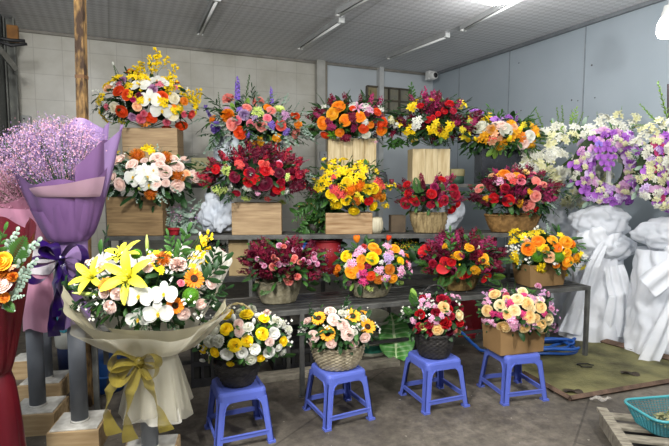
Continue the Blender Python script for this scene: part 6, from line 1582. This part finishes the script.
bunch('potted_plant', 'dark leafy plant with a few yellow blooms at the left end behind the low rack', 'plant', 192, 282, 16, 14, yU(192) - .25, 0.35, ['yellow', 'lime'], 160, .009, 7, 'dark') if False else None
def boxy(name, label, cat, px, Y, zb, w, d, h, mat_, yaw=0, bev=.004, lid=None):
    c = at_depth(px, Y, zb); t = thing(name, label, cat, (c.x, Y, zb), yaw); m = MB(); th = .006
    for s in (-1, 1): m.box((s * (w / 2 - th / 2), 0, h / 2), (th, d, h)); m.box((0, s * (d / 2 - th / 2), h / 2), (w - 2 * th, th, h))
    m.box((0, 0, th / 2), (w - .01, d - .01, th)); m.build('body', mat_, t, bevel=.0015)
    if lid: m = MB(); m.box((0, 0, h + .008), (w + .012, d + .012, .016)); m.build('lid', lid, t, bevel=.002)
    else: m = MB(); m.box((0, 0, h - .02), (w - .02, d - .02, .006)); m.build('liner', FOAM, t)
    return t
boxy('cardboard_box', 'tall kraft cardboard box left of the pink dotted burgundy bouquet', 'box', 245, yU(245) + .18, ZM, .25, .2, .33, plain('kraft_pale', '#a38e66', '#94805a', rough=.8), AU)
def pail(name, label, px, Y, zb, r, h, mat_):
    c = at_depth(px, Y, zb); t = thing(name, label, 'bucket', (c.x, Y, zb)); m = MB()
    m.lathe([(.001, .003), (r * .82, 0), (r, h), (r * .96, h), (r * .8, .01), (.001, .01)], 32); m.build('bucket_body', mat_, t, smooth=True)
    m = MB(); m.lathe([(r, h - .02), (r + .008, h - .018), (r + .008, h), (r - .004, h + .002)], 32); m.build('rim', mat_, t, smooth=True); return t
pail('plastic_bucket', 'red plastic bucket under the middle shelf behind the purple statice', 327, yU(327) + .185, ZM, .13, .30, plain('red_plastic', '#8c121b', '#7a0f17', rough=.6)).location.y += .0
pail('plastic_bucket', 'blue plastic bucket under the middle shelf behind the pink dotted bouquet', 304, yU(304) + .16, ZM, .075, .28, plain('blue_pail', '#24509a', '#1d4588', rough=.35))
# left end under the rack: blue drum, teal bag on a pale tub
c = atZ(98, 396, 0); t = thing('blue_drum', 'dark blue plastic drum on the floor behind the wooden pole', 'drum', (c.x, c.y + .13, 0))
m = MB(); m.lathe([(.001, .003), (.12, 0), (.13, .02), (.135, .2), (.12, .24), (.115, .25), (.001, .25)], 32); m.build('drum_body', plain('drum_blue', '#1e4a86', '#183d72', rough=.4), t, smooth=True)
m = MB(); m.lathe([(.131, .11), (.14, .115), (.14, .125), (.131, .13)], 32); m.build('band', plain('drum_band', '#2a5a9a'), t, smooth=True)
c = atZ(64, 372, 0); t = thing('striped_tub', 'blue and white tub holding up a teal bag behind the pipe stands', 'tub', (c.x, c.y + .1, 0))
m = MB(); m.lathe([(.001, .003), (.085, 0), (.09, .17)], 28); m.build('tub_body', plain('tub_blue', '#39466e', '#2c3860', rough=.5), t, smooth=True)
m = MB(); m.lathe([(.09, .17), (.1, .18), (.105, .28), (.001, .285)], 28); m.build('tub_top', plain('tub_white', '#cfcdc0', '#c2c0b2', rough=.5), t, smooth=True)
o_ = puff(None, 'teal_bag', (0, 0, 0), (.105, .09, .10), 31, plain('teal_bag_film', '#3d8fa4', '#5fb3c2', rough=.25), 1, .3); o_.location = (c.x, c.y + .1, .385)
tag(o_, 'crumpled teal plastic bag seen between the pink and violet paper skirts', 'bag')
# middle shelf extras
o_ = puff(None, 'tulle_bundle', (0, 0, 0), (20 * 4.3 / F, .10, 22 * 4.3 / F), 41, plain('grey_tulle', '#b9bec4', '#a9afb6', rough=.6, scale=8), 1, .3); c = at_depth(442, yU(442) + .17, ZU); o_.location = (c.x, c.y, ZU + .185)
tag(o_, 'grey white tulle bundle between the dark red roses and the burgundy basket', 'tulle')
o_ = puff(None, 'tulle_bundle', (0, 0, 0), (16 * 4.2 / F, .09, 22 * 4.2 / F), 43, plain('white_tulle', '#c9cfd6', '#b4bcc6', rough=.6, scale=8), 1, .4); c = at_depth(217, yU(217) + .17, ZU); o_.location = (c.x, c.y, ZU + .18)
tag(o_, 'crumpled white tulle between the blush rose crate and the red bouquet box', 'tulle')
t = bunch('dried_flowers', 'mauve dried flowers with a tiny red basket beside the blush rose crate', 'flowers', 183, 218, 17, 13, yU(183) + .18, ZU, ['mauve', 'dustp', 'lilac'], 500, .007, 8, 'euc')
c = at_depth(174, yU(174) + .07, ZU); t = thing('red_basket', 'tiny red woven basket on the middle shelf beside the blush rose crate', 'basket', c)
weave(t, .034, .046, .05, RED, 1, .8, 20, 6, .05)
t = bunch('dry_grass_bunch', 'bundle of green and dry grass on the middle shelf left of the yellow bouquet box', 'grass bunch', 313, 213, 20, 18, yU(313) + .18, ZU, ['lime', 'greeny', 'rust'], 260, .005, 9, 'mid')
fb = MB(); r_ = random.Random(5)
for i in range(150):
    x0 = r_.uniform(-.15, .02); fb.tube([(x0, r_.uniform(-.05, .05), .01), (x0 + .12, r_.uniform(-.06, .06), .14), (x0 + r_.uniform(.16, .24), r_.uniform(-.07, .07), r_.uniform(.2, .3))], .0022, 3, i % 2, cap=False)
fb.build('grass_blades', [LEAFM['mid'], LEAFM['dark']], t, kind='stuff')
c = at_depth(375, yU(375) + .10, ZU); t = thing('ribbed_pot', 'cream ribbed pot right of the yellow bouquet box', 'pot', c)
m = MB(); m.lathe([(.001, .002), (.05, 0), (.068, .04), (.07, .09), (.058, .135), (.05, .14), (.05, .13), (.001, .12)], 80, mod=lambda a, z, i: 1 + .035 * math.cos(16 * a) * (1 if 1 < i < 5 else 0)); m.build('pot_body', plain('cream_pot', '#c9c2a8', '#b9b196', rough=.6), t, smooth=True)
boxy('small_box', 'small dark brown box left of the dark red rose basket', 'box', 397, yU(397) + .2, ZU, .13, .12, .15, plain('dull_brown', '#5e503e', '#4c4032', rough=.8), AU)
# top shelf extras
c = at_depth(381, yT(381) + .15, ZT); t = thing('dark_vase', 'dark grey vase on the top shelf between the two tall pale crates', 'vase', c)
m = MB(); m.lathe([(.001, .002), (.06, 0), (.066, .03), (.06, .085), (.045, .1), (.05, .115), (.04, .112), (.001, .09)], 28); m.build('vase_body', plain('vase_dark', '#33353a', '#44474c', rough=.4), t, smooth=True)
c = at_depth(391.5, yT(391) + .1, ZT); t = thing('red_cup', 'tiny dark red cup on the top shelf beside the dark vase', 'cup', c)
m = MB(); m.lathe([(.001, .002), (.018, 0), (.024, .045), (.021, .045), (.016, .008), (.001, .008)], 20); m.build('cup_body', plain('cup_red', '#7a2436', '#8a2c40', rough=.4), t, smooth=True)
c = at_depth(455, yT(455) + .15, ZT); t = thing('round_box', 'round wooden lidded green box right of the crate with the burgundy spire', 'box', c)
m = MB(); m.lathe([(.001, .002), (.085, 0), (.085, .09), (.001, .09)], 32); m.build('box_body', plain('box_green', '#34503f', '#2a4434', rough=.6), t, smooth=True)
m = MB(); m.lathe([(.088, .075), (.09, .08), (.09, .14), (.08, .145), (.001, .145)], 32); m.build('lid', plain('lid_tan', '#8d8560', '#7d754f', rough=.7), t, smooth=True)
boxy('olive_box', 'olive beige box on the top shelf between the two left crates', 'box', 203, yT(203) + .12, ZT, .17, .17, .24, plain('olive_card', '#8f8a66', '#7f7a58', rough=.7), TYAW)

# dark crates added to blacken the space under the rack, and a plank
def slat_crate(label, px, py, w, d, h, mat_, yaw=AL, group='added dark crates that blacken the space under the rack'):
    c = atZ(px, py, 0); t = thing('darkening_crate', label, 'crate', (c.x, c.y + d / 2 + .02, 0), yaw, group)
    for nm, cz, hh in (('lower_band', .03, .06), ('middle_band', h * .55, .035), ('top_band', h - .02, .04)):
        m = MB()
        for s_ in (-1, 1): m.box((0, s_ * d / 2, cz), (w, .008, hh)); m.box((s_ * w / 2, 0, cz), (.008, d, hh))
        m.build(nm, mat_, t)
    for k_ in range(7):
        m = MB()
        m.box((-w / 2 + w * k_ / 6, -d / 2, h / 2), (.02, .01, h))
        m.build('upright', mat_, t)
    m = MB(); m.box((0, 0, .006), (w, d, .012)); m.box((0, 0, h * .45), (w - .02, d - .02, h * .8), 0); m.build('dark_core', plain('dark_core_black', '#171715', '#24231f', rough=.9), t)  # solid dark block that keeps the space under the rack black
    return t
DKP = plain('black_plastic', '#1c1c1e', '#2a2a2c', rough=.5)
slat_crate('dark crate added to darken the space under the rack between the two leftmost stools', 296, 372, .42, .30, .27, DKP)
slat_crate('dark crate added to darken the space under the rack behind the leftmost stool', 215, 386, .40, .30, .30, DKP)
slat_crate('dark crate added to darken the space under the rack behind the third stool from the left', 418, 352, .30, .24, .25, DKP)
o_ = MB(); o_.box((0, 0, .02), (1.1, .12, .04)); q = atZ(330, 372, 0); ob = o_.build('grey_plank', PW, bevel=.003); ob.location = (q.x, q.y, 0); ob.rotation_euler = (0, 0, AL); tag(ob, 'grey plank lying on the floor under the front of the rack', 'plank')
